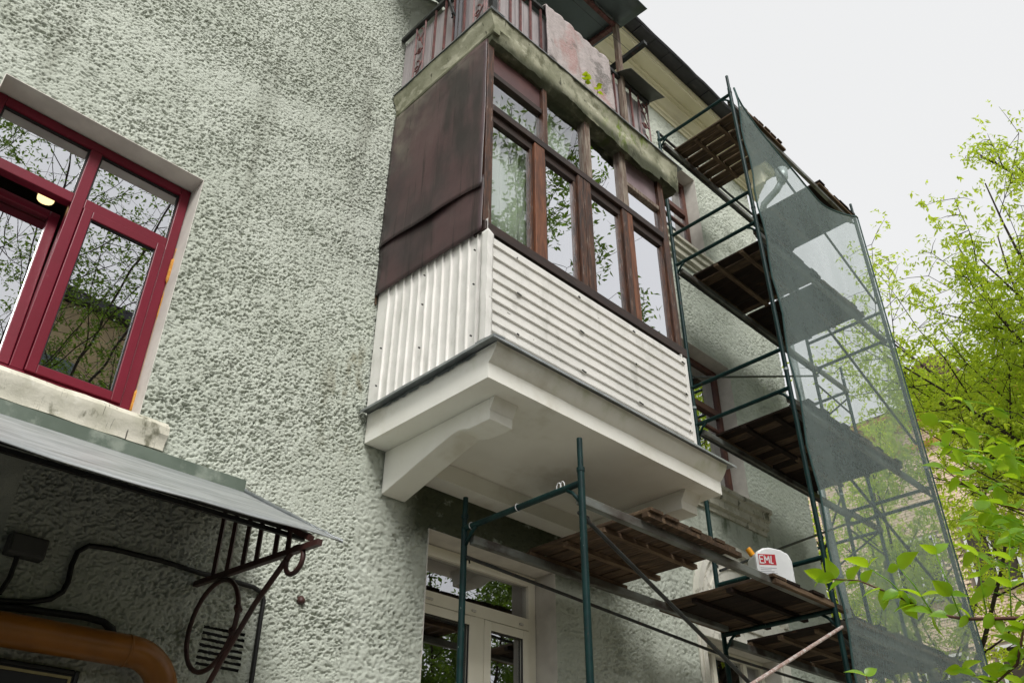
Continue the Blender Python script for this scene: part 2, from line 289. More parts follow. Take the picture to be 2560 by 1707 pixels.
def wall_patch(xs, zs, holes):
    X, Z = np.meshgrid(xs, zs, indexing='ij'); D = roughcast(X, Z)
    nx, nz = X.shape; cx = (xs[:-1] + xs[1:]) / 2; cz = (zs[:-1] + zs[1:]) / 2
    keep = np.ones((nx - 1, nz - 1), bool)
    for (a, b, c, d) in holes:
        keep &= ~((cx[:, None] > a) & (cx[:, None] < b) & (cz[None, :] > c) & (cz[None, :] < d))
    V = np.stack([X.ravel(), W - D.ravel() - .004, Z.ravel() + H], 1)
    i, j = np.nonzero(keep); a = i * nz + j
    F = np.stack([a, a + nz, a + nz + 1, a + 1], 1)
    return V, F
def grid_coords(a, b, step, brk):
    pts = sorted(set([a, b] + [t for t in brk if a < t < b])); out = []
    for p, q in zip(pts[:-1], pts[1:]):
        n = max(1, int(round((q - p) / step))); out += list(np.linspace(p, q, n, endpoint=False))
    return np.array(out + [b])
def np_mesh(name, V, F, mat, parent=None, smooth=True, **kw):
    me = bpy.data.meshes.new(name); k = F.shape[1]
    o_ = ORG[parent.name] if parent is not None else Vector((0, 0, 0))
    me.vertices.add(len(V)); me.vertices.foreach_set('co', (V - np.array(o_)).astype(np.float32).ravel())
    me.loops.add(F.size); me.loops.foreach_set('vertex_index', F.astype(np.int32).ravel())
    me.polygons.add(len(F)); me.polygons.foreach_set('loop_start', np.arange(0, F.size, k, dtype=np.int32))
    try: me.polygons.foreach_set('loop_total', np.full(len(F), k, np.int32))
    except Exception: pass
    me.update(calc_edges=True); me.validate()
    me.polygons.foreach_set('use_smooth', np.full(len(F), smooth, bool))
    me.materials.append(mat); o = bpy.data.objects.new(name, me); C.objects.link(o)
    if parent is not None: o.parent = parent
    for a, b in kw.items(): o[a] = b
    return o

# ------------------------------------------------------------------ ground
MB().add([(-160, -160, -H), (160, -160, -H), (160, 160, -H), (-160, 160, -H)], [(0, 1, 2, 3)]).build('ground', M_grass, kind='structure')
MB().box(-30, 3.4, -8, 4.3, -H - .1, -H + .02).build('bounce_cut_path', M_path, kind='structure')  # unseen dark paving, widened to cut ground bounce under the entrance canopy

# ------------------------------------------------------------------ apartment building
B = root('apartment_building', 'pale green roughcast apartment building with red and brown windows', 'building', (2.0, W, -H))
OPEN = {'red': (.218, 1.457, 2.26, 4.04), 'door': (3.53, 4.785, -.9, 2.20), 'arch': (6.74, 7.96, .55, 2.08), 'low': (6.72, 7.91, 3.72, 5.40), 'high': (6.66, 7.79, 6.92, 8.37)}
SLOTS = [(2.065 - .0015 * i, 2.305 + .002 * (i % 3), 1.262 - .031 * i - .012, 1.262 - .031 * i + .004) for i in range(7)]
holes = list(OPEN.values()) + SLOTS
bx = [h for o in holes for h in o[:2]]; bz = [h for o in holes for h in o[2:]]
XM = 2.93
def wp(x0, x1, z0, z1, sx, sz): return wall_patch(grid_coords(x0, x1, sx, bx), grid_coords(z0, z1, sz, bz), holes)
pv = [wp(-3.5, -.1, -H, 9.2, .05, .05), wp(-.1, XM, 2.0, 5.0, .0049, .0048), wp(1.0, XM, .55, 2.0, .0052, .0050), wp(.35, XM, 5.0, 6.1, .0049, .0048), wp(1.4, XM, 6.1, 7.5, .0049, .0048),
      wp(-.1, 1.0, .55, 2.0, .03, .03), wp(-.1, .35, 5.0, 6.1, .03, .03), wp(-.1, 1.4, 6.1, 7.5, .03, .03), wp(-.1, XM, -H, .55, .04, .04), wp(-.1, XM, 7.5, 9.2, .04, .04),
      wp(XM, 6.0, .6, 2.7, .009, .008), wp(XM, 6.0, 2.7, 9.2, .03, .03), wp(6.0, 9.3, .6, 9.2, .0125, .0115), wp(XM, 9.3, -H, .6, .05, .05)]
n = 0; VV = []; FF = []
for V, F in pv: VV.append(V); FF.append(F + n); n += len(V)
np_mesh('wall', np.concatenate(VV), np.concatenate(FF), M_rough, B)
V = []
sw = MB(); sw.box(9.02, 9.296, W + .01, 14, -H, 9.2); sw.build('side_wall', M_rough, B)
MB().box(-3.5, 9.0, 13.8, 14, -H, 9.2).build('back_wall', M_rough, B)

def window_box(key, depth, mat_rev, room_depth=1.6, floor=True):
    x0, x1, z0, z1 = OPEN[key]; t = .03; yb = W + depth
    r = MB()                                                       # plaster reveal, 4 sides
    r.add([(x0, W - .006, z0), (x0, W - .006, z1), (x1, W - .006, z1), (x1, W - .006, z0), (x0, yb + .08, z0), (x0, yb + .08, z1), (x1, yb + .08, z1), (x1, yb + .08, z0),
           (x0 - t, W - .004, z0 - t), (x0 - t, W - .004, z1 + t), (x1 + t, W - .004, z1 + t), (x1 + t, W - .004, z0 - t)],
          [(0, 1, 5, 4), (1, 2, 6, 5), (2, 3, 7, 6), (3, 0, 4, 7)])
    r.build('reveal', mat_rev, B, thick=.006)
    y2 = yb + .085; y3 = y2 + room_depth; e = .5
    q = MB(); X0, X1, Z0, Z1 = x0 - e, x1 + e, z0 - .6, z1 + .25
    q.add([(X0, y2, Z0), (X1, y2, Z0), (X1, y2, Z1), (X0, y2, Z1), (X0, y3, Z0), (X1, y3, Z0), (X1, y3, Z1), (X0, y3, Z1), (x0, y2, z0), (x1, y2, z0), (x1, y2, z1), (x0, y2, z1)],
          [(4, 5, 6, 7), (0, 1, 5, 4), (3, 7, 6, 2), (0, 4, 7, 3), (1, 2, 6, 5), (0, 8, 9, 1), (1, 9, 10, 2), (2, 10, 11, 3), (3, 11, 8, 0)])
    q.build('room', M_room, B)

def frame_rect(mb, x0, x1, z0, z1, t, y0, y1):
    mb.box(x0, x0 + t, y0, y1, z0, z1); mb.box(x1 - t, x1, y0, y1, z0, z1); mb.box(x0 + t, x1 - t, y0 + .001, y1, z0, z0 + t); mb.box(x0 + t, x1 - t, y0 + .001, y1, z1 - t, z1)
def pane(name, mat, par, x0, x1, z0, z1, y, **k):
    return MB().add([(x0, y, z0), (x1, y, z0), (x1, y, z1), (x0, y, z1)], [(0, 1, 2, 3)]).build(name, mat, par, thick=.004, **k)
def wroot(name, label, loc): # window part root: frame mesh is built with it
    pass

# red window
window_box('red', .15, M_plain)
y = W + .15
f = MB(); frame_rect(f, .224, 1.451, 2.315, 4.032, .062, y, y + .07)
win = f.build('window', M_red, B, bevel=.004, label='dark red plastic window with a tilted sash and a lit lamp behind')
box('mullion', M_red, win, .80, .868, y + .002, y + .068, 2.378, 3.968, bevel=.004)
box('transom', M_red, win, .288, .799, y + .001, y + .066, 3.522, 3.592, bevel=.004)
box('transom', M_red, win, .869, 1.388, y + .001, y + .066, 3.522, 3.592, bevel=.004)
sr = MB(); frame_rect(sr, .872, 1.386, 2.380, 3.518, .055, y - .014, y + .05); sr.build('sash', M_red, win, bevel=.004)
pane('pane', G_red, win, .93, 1.33, 2.436, 3.462, y + .01)
for a, b in ((.288, .80), (.868, 1.389)):
    pane('pane', G_red, win, a, b, 3.593, 3.968, y + .03)
    q = MB(); frame_rect(q, a, b, 3.593, 3.969, .012, y + .018, y + .03); q.build('gasket', M_cable, win)
q = MB(); frame_rect(q, .926, 1.332, 2.434, 3.464, .008, y - .004, y + .008); q.build('gasket', M_cable, win)
# tilted left sash, hinged at its foot, leaning into the room
def tilt(v):
    a = R_(7); dy, dz = v[1] - y, v[2] - 2.385; return (v[0], y + dy * math.cos(a) + dz * math.sin(a), 2.385 + dz * math.cos(a) - dy * math.sin(a))
sl_ = MB(); frame_rect(sl_, .290, .796, 2.385, 3.515, .058, y + .006, y + .066); sl_.v = [tilt(v) for v in sl_.v]
sl_.build('sash', M_red, win, bevel=.004, label='red window sash tilted inwards')
pl = MB().add([tilt((xx, y + .03, zz)) for xx, zz in ((.348, 2.442), (.738, 2.442), (.738, 3.458), (.348, 3.458))], [(0, 1, 2, 3)]); pl.build('pane', G_red, win, thick=.004)
# lamp inside
lp = root('ceiling_lamp', 'small glowing lamp seen through the gap of the red window', 'lamp', (.72, 5.02, 3.80))
MB().tube(arc((.72, 5.02), .001, 0, 1, 1, 'xz', 0)[:0] + [(.735, 5.02, 3.86), (.735, 5.02, 3.985)], [.075, .08], 14).build('fitting', M_galv, lp)
MB().tube([(.735, 5.02, 3.79), (.735, 5.02, 3.80), (.735, 5.02, 3.86)], [.035, .05, .052], 14).build('bulb', M_lamp, lp, smooth=True)
# foam bead down the right edge of the frame
fb = MB(); zz = 2.36; pts = []; rs = []
while zz < 3.55:
    k = .0008 + .012 * max(0, fbm1(zz * 7, 2.3) - .02) + (.012 if 3.28 < zz < 3.46 else 0) + (.008 if zz < 2.5 else 0)
    pts.append((1.452, y - .008 - k * .3, zz)); rs.append(k); zz += .02
fb.tube(pts, rs, 6).build('foam_seal', M_foam, win, smooth=True)
# sill of the red window
def jit(am, sc=9):
    return lambda v: (am * fbm1(v[0] * sc, v[2] * sc, v[1] * sc), am * fbm1(v[0] * sc + 5, v[1] * sc, v[2] * sc), am * fbm1(v[1] * sc, v[0] * sc + 9, v[2] * sc))
M_sill = pm('weathered_sill', (.62, .59, .50), (.48, .46, .37), sc=6, rough=.85, bump=.003, bsc=40, spec=.15, layers=[((.10, .10, .06), 10, (1, 1, .5), .56, .68, .8), ((.04, .035, .03), 16, (5, 1, .25), .64, .69, .85), ((.72, .70, .64), 7, (1, 1, 1), .58, .7, .6)])
MB().prism([(W + .16, 2.33), (W - .02, 2.275), (W - .055, 2.235), (W - .055, 2.19), (W - .03, 2.15), (W - .03, 2.105), (W + .03, 2.10), (W + .16, 2.10)], -.2, 1.62, 'x', 90, jit(.007)).build('sill', M_sill, B, smooth=True, auto=35, label='weathered pale sill under the red window')

# cream door-window beneath the balcony
window_box('door', .2, M_plain)
y = W + .2
f = MB(); frame_rect(f, 3.536, 4.779, -.88, 2.192, .075, y, y + .07)
win = f.build('window', M_pvc, B, bevel=.004, label='cream framed door-window below the enclosed balcony')
box('transom', M_pvc, win, 3.612, 4.703, y - .002, y + .066, 1.775, 1.865, bevel=.004)
box('mullion', M_pvc, win, 4.165, 4.245, y - .003, y + .067, -.80, 1.774, bevel=.004)
for a, b in ((3.618, 4.163), (4.247, 4.698)):
    q = MB(); frame_rect(q, a, b, -.79, 1.768, .062, y - .012, y + .05); q.build('sash', M_pvc, win, bevel=.004)
    pane('pane', G_door, win, a + .06, b - .06, -.73, 1.708, y + .02)
    q = MB(); frame_rect(q, a + .06, b - .06, -.73, 1.708, .007, y - .003, y + .01); q.build('gasket', M_cable, win)
pane('pane', G_door, win, 3.612, 4.703, 1.866, 2.116, y + .03)
for xx in (3.72, 4.6, 3.68, 4.12): box('drain_cap', M_plain, win, xx, xx + .035, y - .016, y - .002, 1.80, 1.815)

# brown windows further along
def brown_window(key, label, ztr, xm, sill):
    window_box(key, .16, M_plain); x0, x1, z0, z1 = OPEN[key]; y = W + .16; r = x1 - .02
    f = MB(); frame_rect(f, x0 + .005, r, z0 + .005, z1 - .005, .065, y, y + .07); wn = f.build('window', M_brownf, B, bevel=.003, label=label)
    box('transom', M_brownf, wn, x0 + .07, r - .066, y - .01, y + .06, ztr - .04, ztr + .04, bevel=.003)
    box('mullion', M_brownf, wn, xm - .035, xm + .035, y - .004, y + .06, z0 + .07, ztr - .041, bevel=.003)
    box('mullion', M_brownf, wn, xm - .035, xm + .035, y - .004, y + .06, ztr + .041, z1 - .07, bevel=.003)
    for a, b in ((x0 + .07, xm - .036), (xm + .036, r - .066)):
        pane('pane', G_red, wn, a, b, z0 + .07, ztr - .04, y + .03); pane('pane', G_red, wn, a, b, ztr + .04, z1 - .07, y + .03)
    zc = ztr - .22; box('sash_bar', M_brownf, wn, xm + .036, r - .066, y + .005, y + .045, zc - .014, zc + .014)
    cu = MB().sheet(lambda u, v: (xm + .12 + u * (r - .1 - xm - .12), y + .12 + .015 * math.sin(u * 30), z0 + .05 + v * (z1 - z0 - .1)), 24, 2); cu.build('curtain', M_curtw, wn, smooth=True, thick=.002)
    s0, s1, sz, sh = sill
    MB().prism([(W + .16, sz + .03), (W - .13, sz), (W - .13, sz - sh * .16), (W - .10, sz - sh * .20), (W - .10, sz - sh * .45), (W - .07, sz - sh * .5), (W - .07, sz - sh * .78), (W - .03, sz - sh * .84), (W - .03, sz - sh), (W + .1, sz - sh)], s0, s1, 'x', 40, jit(.004)).build('sill', M_sill, B, smooth=True, auto=35)
brown_window('low', 'brown framed window on the first floor beside the scaffold', 4.80, 7.25, (6.35, 8.12, 3.64, .27))
brown_window('high', 'brown framed window on the second floor beside the scaffold', 7.80, 7.2, (6.3, 7.92, 6.86, .27))
# ground floor arched window with stucco lunette
window_box('arch', .16, M_plain); y = W + .16
f = MB(); frame_rect(f, 6.745, 7.955, .555, 2.075, .06, y, y + .07); win = f.build('window', M_pvc, B, bevel=.003, label='ground floor window with stucco arch behind the scaffold deck')
box('mullion', M_pvc, win, 7.06, 7.12, y - .003, y + .06, .615, 2.012, bevel=.003); box('mullion', M_pvc, win, 7.58, 7.64, y - .003, y + .06, .615, 2.012, bevel=.003)
for a, b in ((6.806, 7.059), (7.121, 7.579), (7.641, 7.894)): pane('pane', G_door, win, a, b, .616, 2.014, y + .03)
M_stuc = pm('stucco', (.84, .81, .73), (.74, .71, .63), sc=6, rough=.85, bump=.002, bsc=40, spec=.15, layers=[((.25, .23, .17), 12, (1, 1, 1), .56, .7, .6)])
def half_ring(mb, cx, cz, r0, r1, y0, y1, n=28, rz=1.0):
    prof = []
    base = len(mb.v)
    for i in range(n + 1):
        a = PI * i / n
        for r, yy in ((r0, y0), (r1, y0), (r1, y1), (r0, y1)): mb.v.append((cx - r * math.cos(a), yy, cz + r * rz * math.sin(a)))
    for i in range(n):
        for j in range(4): p = base + i * 4; mb.f.append((p + j, p + (j + 1) % 4, p + 4 + (j + 1) % 4, p + 4 + j))
    mb.f += [tuple(base + j for j in range(4)), tuple(base + n * 4 + j for j in range(4))]
ax, az = 7.40, 2.40
fld = MB(); fld.add([(ax, W - .012, az)] + [(ax - .73 * math.cos(PI * i / 28), W - .012, az + .62 * math.sin(PI * i / 28)) for i in range(29)], [(0, i + 1, i + 2) for i in range(28)]); fld.build('lunette', M_stuc, B, thick=.01)
for r0, r1, d in ((.70, .77, .07), (.60, .64, .035), (.50, .53, .03)):
    q = MB(); half_ring(q, ax, az, r0, r1, W - d, W - .001, rz=.85); q.build('arch_moulding', M_stuc, B, smooth=True, auto=30)
sh = MB()
for i in range(9):
    a = PI * (i + .5) / 9; sh.tube([(ax + .02, W - .03, az + .06), (ax - .16 * math.cos(a), W - .045, az + .06 + .16 * math.sin(a)), (ax - .27 * math.cos(a), W - .025, az + .06 + .25 * math.sin(a))], [.012, .03, .022], 7)
sh.build('shell_ornament', M_stuc, B, smooth=True)
q = MB(); q.box(6.60, 8.18, W - .05, W - .001, az - .15, az); q.box(6.64, 8.14, W - .03, W - .001, az - .32, az - .151); q.build('lintel', M_stuc, B, bevel=.006)
for a, b in ((6.62, 6.735), (7.965, 8.16)):
    q = MB(); q.box(a, b, W - .02, W - .002, .3, az - .321); q.box(a + .03, b - .03, W - .035, W - .0205, .3, az - .33); q.build('pilaster', M_stuc, B, bevel=.004)

# cornice and roof edge
cp = [(W + .02, 9.16), (W - .02, 9.165), (W - .03, 9.20), (W - .05, 9.215), (W - .05, 9.26), (W - .08, 9.28), (W - .11, 9.33), (W - .16, 9.37), (W - .16, 9.40), (W - .20, 9.41), (W - .20, 9.44), (W - .235, 9.452), (W - .36, 9.462), (W - .36, 9.50), (W - .375, 9.51), (W - .375, 9.60), (W + .02, 9.60)]
MB().prism(cp, -3.5, 9.60, 'x', 60, jit(.004, 3)).build('cornice', M_corn, B, smooth=True, auto=25)
MB().prism([(9.28, 9.16), (9.35, 9.21), (9.42, 9.33), (9.5, 9.41), (9.6, 9.47), (9.64, 9.6), (9.28, 9.6)], W - .3, 14, 'y').build('cornice', M_corn, B)
rf = MB(); rf.prism([(W - .56, 9.615), (W - .575, 9.64), (W + 4.5, 11.9), (W + 4.5, 11.8), (W - .3, 9.61)], -3.6, 9.78, 'x', 70, jit(.014, 4)); rf.build('roof', M_roofd, B)
ev = MB()
for i in range(44):
    a = -3.55 + i * .302
    ev.box(a, a + .29, W - .555 + .012 * random.random(), W - .37, 9.602 + .004 * random.random(), 9.618)
ev.build('eave_board', M_roofd, B)
# drainpipe at the corner
D = root('drainpipe', 'grey drainpipe with funnel at the far corner of the building', 'drainpipe', (9.42, W - .12, -H))
MB().tube([(9.42, W - .12, -H), (9.42, W - .12, 8.72)], .055, 12).build('pipe', M_pipe, D, smooth=True)
MB().tube([(9.42, W - .12, 8.72), (9.42, W - .18, 8.88), (9.41, W - .42, 8.99), (9.40, W - .52, 9.08)], .05, 12).build('elbow', M_pipe, D, smooth=True)
MB().tube([(9.40, W - .52, 9.06), (9.40, W - .55, 9.14), (9.40, W - .56, 9.30)], [.055, .085, .092], 14).build('funnel', M_pipe, D, smooth=True)
for zz in (1.2, 3.2, 5.2, 7.2): MB().tube([(9.42, W - .12, zz), (9.42, W - .12, zz + .03)], .062, 12).build('clip', M_galv, D)

# ------------------------------------------------------------------ enclosed balcony
E_ = root('enclosed_balcony', 'glazed balcony with white ribbed siding and brown wooden window frames', 'balcony', (4.1, 4.4, 2.63))
MB().prism([(4.40, 2.63), (3.19, 2.63), (3.19, 2.735), (3.175, 2.745), (3.15, 2.775), (3.125, 2.815), (3.115, 2.848), (4.40, 2.848)], 2.93, 5.34, 'x', 30, jit(.003, 5)).build('slab', M_white, E_, smooth=True, auto=28)
MB().box(3.30, 5.03, 4.24, 4.405, 2.50, 2.629).build('wall_band', M_white, E_)
bprof = [(4.402, 2.629), (3.36, 2.629), (3.36, 2.485), (3.55, 2.487), (3.60, 2.503), (3.64, 2.512), (3.70, 2.508), (3.78, 2.487), (3.90, 2.455), (4.05, 2.415), (4.2, 2.372), (4.402, 2.318)]
for a in (3.105, 5.045): MB().prism(bprof, a, a + .195, 'x').build('bracket', M_white, E_, bevel=.006)
for a in (3.06, 5.0): MB().prism([(3.34, 2.629), (3.315, 2.629), (3.345, 2.575), (3.359, 2.55), (3.359, 2.629)], a + .045, a + .24, 'x').build('bracket_lip', M_white, E_)
nf = lambda v: (0, 0, .004 * fbm1(v[0] * 3, v[1] * 3))
fl = MB(); fl.prism([(3.245, 2.86), (3.088, 2.852), (3.08, 2.835), (3.076, 2.836), (3.083, 2.858), (3.245, 2.868)], 2.868, 5.415, 'x', 30, nf); fl.build('flashing', M_galv, E_)
fl = MB(); fl.prism([(2.96, 2.861), (2.872, 2.853), (2.866, 2.836), (2.862, 2.837), (2.868, 2.859), (2.96, 2.869)], 3.08, 4.40, 'y', 30, nf); fl.build('flashing', M_galv, E_)
# torn foil under the left flashing
fo = MB(); fo.sheet(lambda u, v: (2.93 - .012 * v - .008 * fbm1(u * 40, v * 3), 3.3 + u * .95, 2.853 - v * (.03 + .022 * fbm1(u * 25, 1.7))), 70, 3); fo.build('foil_edge', M_galv, E_, smooth=True)

def ribbed(axis, a0, a1, z0, z1, ribs, rw, rd, pos, out):
    """sheet with ribs; returns MB.  axis 'x': front sheet, ribs horizontal (list of z); axis 'y': side sheet, ribs vertical (list of y)"""
    lo, hi = (z0, z1) if axis == 'x' else (a0, a1)
    p = [(lo, 0)]
    for r in sorted(ribs):
        p += [(r - rw * .5, 0), (r - rw * .42, rd), (r + rw * .02, rd), (r + rw * .5, 0)]
    p += [(hi, 0)]
    m_ = MB(); ns = 40; base = 0
    for i in range(ns + 1):
        t = i / ns
        for q, d in p:
            wv = .003 * fbm1(t * 9, q * 9)
            if axis == 'x': m_.v.append((a0 + (a1 - a0) * t, pos + out * d + wv, q))
            else: m_.v.append((pos + out * d + wv, q, z0 + (z1 - z0) * t))
    k = len(p)
    for i in range(ns):
        for j in range(k - 1): a = i * k + j; m_.f.append((a, a + 1, a + k + 1, a + k))
    return m_
zr = [3.642, 3.545, 3.448, 3.365, 3.285, 3.205, 3.122, 3.040, 2.967, 2.905]
ribbed('x', 2.905, 5.02, 2.862, 3.70, zr, .021, -.013, 3.185, 1).build('front_siding', M_rib, E_, thick=.002)
yr = [4.252, 4.161, 4.071, 3.984, 3.898, 3.809, 3.727, 3.644, 3.556, 3.462, 3.375, 3.286]
ribbed('y', 3.20, 4.385, 2.862, 3.86, yr, .021, -.015, 2.909, 1).build('side_siding', M_rib, E_, thick=.002)
ct = MB(); ct.sheet(lambda u, v: (2.887 + (.05 * max(0, (u - .5) * 2)), 3.178 + (.075 * max(0, (.5 - u) * 2)), 2.865 + v * .85) if False else ((2.883 - .004 * fbm1(v * 14, u * 5), 3.232 - u * 2 * .060 + .010 * fbm1(v * 18, 1), 2.866 + v * .87) if u <= .5 else (2.883 + (u - .5) * 2 * .05, 3.170 + .009 * fbm1(v * 18, 1), 2.866 + v * (.87 - (u - .5) * .05))), 8, 40)
ct.build('corner_trim', M_rib, E_, smooth=True, auto=40, thick=.002)
et = MB(); et.box(5.02, 5.055, 3.172, 3.20, 2.866, 3.70); et.build('end_trim', M_rib, E_)
MB().box(5.03, 5.045, 3.2, 4.4, 2.866, 3.75).build('side_siding', M_rib, E_)
for zz in (3.64, 3.35, 3.03):                      # sheet screws
    for xx in np.arange(3.15, 5.0, .61): MB().tube([(xx + .05 * random.random(), 3.172, zz), (xx, 3.166, zz)], .005, 6).build('screw', M_bar, E_)
for yy, zz in ((3.29, 3.62), (3.29, 3.34), (3.30, 2.95), (3.81, 3.70), (3.81, 3.45), (3.81, 3.1), (4.25, 3.3), (4.26, 3.0)): MB().tube([(2.886, yy, zz), (2.874, yy, zz)], .006, 6).build('screw', M_bar, E_)
# maroon side panels, the upper lapping over the lower
def pan_lo(u, v): yv = 3.225 + u * 1.175; return (2.880 - .010 * math.sin(PI * v) * math.sin(PI * u) - .01 * fbm1(u * 4, v * 3), yv, 3.755 + .075 * u + v * .5)
def pan_up(u, v):
    yv = 3.228 + u * 1.172; zb = 4.145 + .13 * u + .012 * math.sin(u * 9)
    return (2.878 - .022 * (1 - v) ** 6 * (0.4 + math.sin(u * PI)) - .018 * math.sin(PI * min(1, v * 1.2)) * math.sin(PI * u) - .012 * fbm1(u * 3, v * 4), yv, zb + v * (5.725 + .01 * u - zb))
MB().sheet(pan_lo, 24, 12).build('side_panel', M_maroon, E_, smooth=True, thick=.003, label='lower dark maroon sheet on the balcony side')
MB().sheet(pan_up, 28, 36).build('side_panel', M_maroon, E_, smooth=True, thick=.003, label='upper bulging dark maroon sheet on the balcony side')
MB().prism([(2.90, 3.76), (2.888, 3.76), (2.888, 5.72), (2.90, 5.72)], 4.395, 4.405, 'y').build('wall_strip', M_batt, E_)
Y0, Y1 = 3.235, 3.30
def wv(n, mt, a, b, c, d, y0=Y0, y1=Y1, **k): return box(n, mt, E_, a, b, y0, y1, c, d, bevel=.004, **k)
wv('post', M_wood, 2.888, 2.953, 3.84, 5.73, 3.222, 3.31); wv('post', M_wood, 5.035, 5.115, 3.84, 5.73, 3.23, 3.31)
wv('rail', M_woodh, 2.888, 5.13, 3.756, 3.838, 3.205, 3.32); wv('rail', M_woodh, 2.955, 5.033, 4.965, 5.032, 3.222, 3.31); wv('rail', M_woodh, 2.955, 5.033, 5.69, 5.732)
for a, b, mt in ((3.40, 3.512, M_woodr), (3.895, 3.962, M_wood), (3.968, 4.05, M_wood), (4.455, 4.52, M_wood), (4.524, 4.59, M_woodr)): wv('mullion', mt, a, b, 3.84, 4.962, 3.228, 3.305)
for a, b in ((3.504, 3.552), (4.02, 4.085), (4.495, 4.562)): wv('mullion', M_woodg if a > 4 else M_wood, a, b, 5.034, 5.688, 3.226, 3.305)
for a, b in ((2.955, 3.398), (3.514, 3.893), (4.052, 4.453), (4.592, 5.033)):
    wv('sash_rail', M_woodh, a, b, 4.885, 4.963, 3.25, 3.295); wv('sash_rail', M_woodh, a, b, 3.84, 3.872, 3.25, 3.295); wv('sash_stile', M_wood, a, a + .03, 3.874, 4.883, 3.25, 3.295); wv('sash_stile', M_wood, b - .03, b, 3.874, 4.883, 3.25, 3.295)
    pane('pane', G_cur if a < 3 else G_bal, E_, a + .03, b - .03, 3.872, 4.885, 3.275)
wv('rail', M_woodh, 2.955, 3.502, 5.365, 5.42, 3.238, 3.30); wv('rail', M_woodg, 4.564, 5.033, 5.315, 5.36, 3.238, 3.30)
box('infill_panel', M_mpanel, E_, 2.956, 3.502, 3.262, 3.272, 5.422, 5.688, label='glossy maroon panel at the top left of the glazing')
box('infill_panel', M_pinkp, E_, 4.566, 5.031, 3.262, 3.272, 5.362, 5.688, label='faded pinkish panel at the top right of the glazing')
for a, b, c, d in ((2.956, 3.502, 5.034, 5.363), (3.554, 4.018, 5.034, 5.688), (4.087, 4.493, 5.034, 5.688), (4.566, 5.031, 5.034, 5.313)): pane('pane', G_cur if a < 4 else G_bal, E_, a, b, c, d, 3.27)
MB().sheet(lambda u, v: (2.97 + u * .62, 3.36 + .02 * math.sin(u * 42) + .006 * math.sin(u * 17 + v * 3), 3.86 + v * 1.78), 90, 6).build('curtain', M_curt, E_, smooth=True, thick=.002)
MB().sheet(lambda u, v: (3.6 + u * .42 * (1 - .25 * (1 - v)), 3.38 + .02 * math.sin(u * 30), 4.95 + .25 * u * u + v * (.72 - .25 * u * u)), 60, 6).build('curtain', M_curt, E_, smooth=True, thick=.002)
MB().box(5.115, 5.125, 3.312, 4.4, 3.84, 5.73).build('side_panel', M_maroon, E_)
MB().box(2.90, 2.905, 3.32, 4.4, 3.87, 5.72).build('inner_lining', M_room, E_)

# ------------------------------------------------------------------ open balcony above
O = root('open_balcony', 'open upper balcony with crumbling mossy slab and wrought iron railing', 'balcony', (4.1, 4.4, 5.74))
jc = jit(.016, 5); jd = jit(.014, 17)
def jfront(v):
    d = jc(v); e = jd(v); k = 1 if v[1] < 3.4 else .2; dz = 0
    if abs(v[2] - 5.75) < 1e-4: dz = .055 - .20 * min(1, max(0, (v[0] - 2.95) / 1.7)) + (.06 if v[0] > 5.0 else 0)
    return (d[0] * .5, (d[1] + e[1]) * k * .8, (d[2] + e[2]) * k * (1.0 if v[2] < 5.95 else .2) + dz)
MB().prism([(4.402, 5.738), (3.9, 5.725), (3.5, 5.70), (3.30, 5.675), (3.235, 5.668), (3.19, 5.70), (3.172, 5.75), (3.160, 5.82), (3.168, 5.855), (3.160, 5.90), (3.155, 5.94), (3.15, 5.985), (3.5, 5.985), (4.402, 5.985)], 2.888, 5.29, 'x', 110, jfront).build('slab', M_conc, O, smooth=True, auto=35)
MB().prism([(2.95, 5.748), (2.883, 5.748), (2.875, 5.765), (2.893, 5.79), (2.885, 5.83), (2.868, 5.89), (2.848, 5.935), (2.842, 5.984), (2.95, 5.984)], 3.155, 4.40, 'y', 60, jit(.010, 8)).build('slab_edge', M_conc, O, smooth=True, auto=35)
fl = MB(); fl.prism([(3.30, 5.995), (3.142, 5.988), (3.136, 5.975), (3.132, 5.976), (3.137, 5.994), (3.30, 6.003)], 2.833, 5.365, 'x', 30, nf); fl.build('flashing', M_galv, O)
fl = MB(); fl.prism([(2.98, 5.999), (2.836, 5.997), (2.832, 5.986), (2.829, 5.986), (2.832, 6.001), (2.98, 6.004)], 3.134, 4.40, 'y', 30, nf); fl.build('flashing', M_galv, O)
fl = MB(); fl.box(5.30, 5.362, 3.31, 4.4, 5.992, 5.999); fl.build('flashing', M_galv, O)
ZR = 6.775
box('handrail', M_rail, O, 2.855, 5.09, 3.235, 3.275, ZR - .012, ZR + .03, bevel=.005); box('handrail', M_rail, O, 2.855, 2.895, 3.276, 4.40, ZR - .012, ZR + .03, bevel=.005); box('handrail', M_rail, O, 5.05, 5.09, 3.276, 4.40, ZR - .012, ZR + .03, bevel=.005)
box('bottom_rail', M_rust, O, 2.87, 5.08, 3.247, 3.263, 6.05, 6.07); box('bottom_rail', M_rust, O, 2.868, 2.882, 3.264, 4.40, 6.05, 6.07)
for xx in (3.157, 3.278, 3.40, 3.53, 3.66, 3.79, 3.92, 4.05, 4.18, 4.31, 4.42, 4.54, 4.676, 4.795): MB().box(xx - .008, xx + .008, 3.247, 3.263, 6.0, ZR - .013).build('baluster', M_rust, O)
for yy in (3.917, 3.777, 3.655, 3.52): MB().box(2.867, 2.883, yy - .008, yy + .008, 6.0, ZR - .013).build('baluster', M_rust, O)
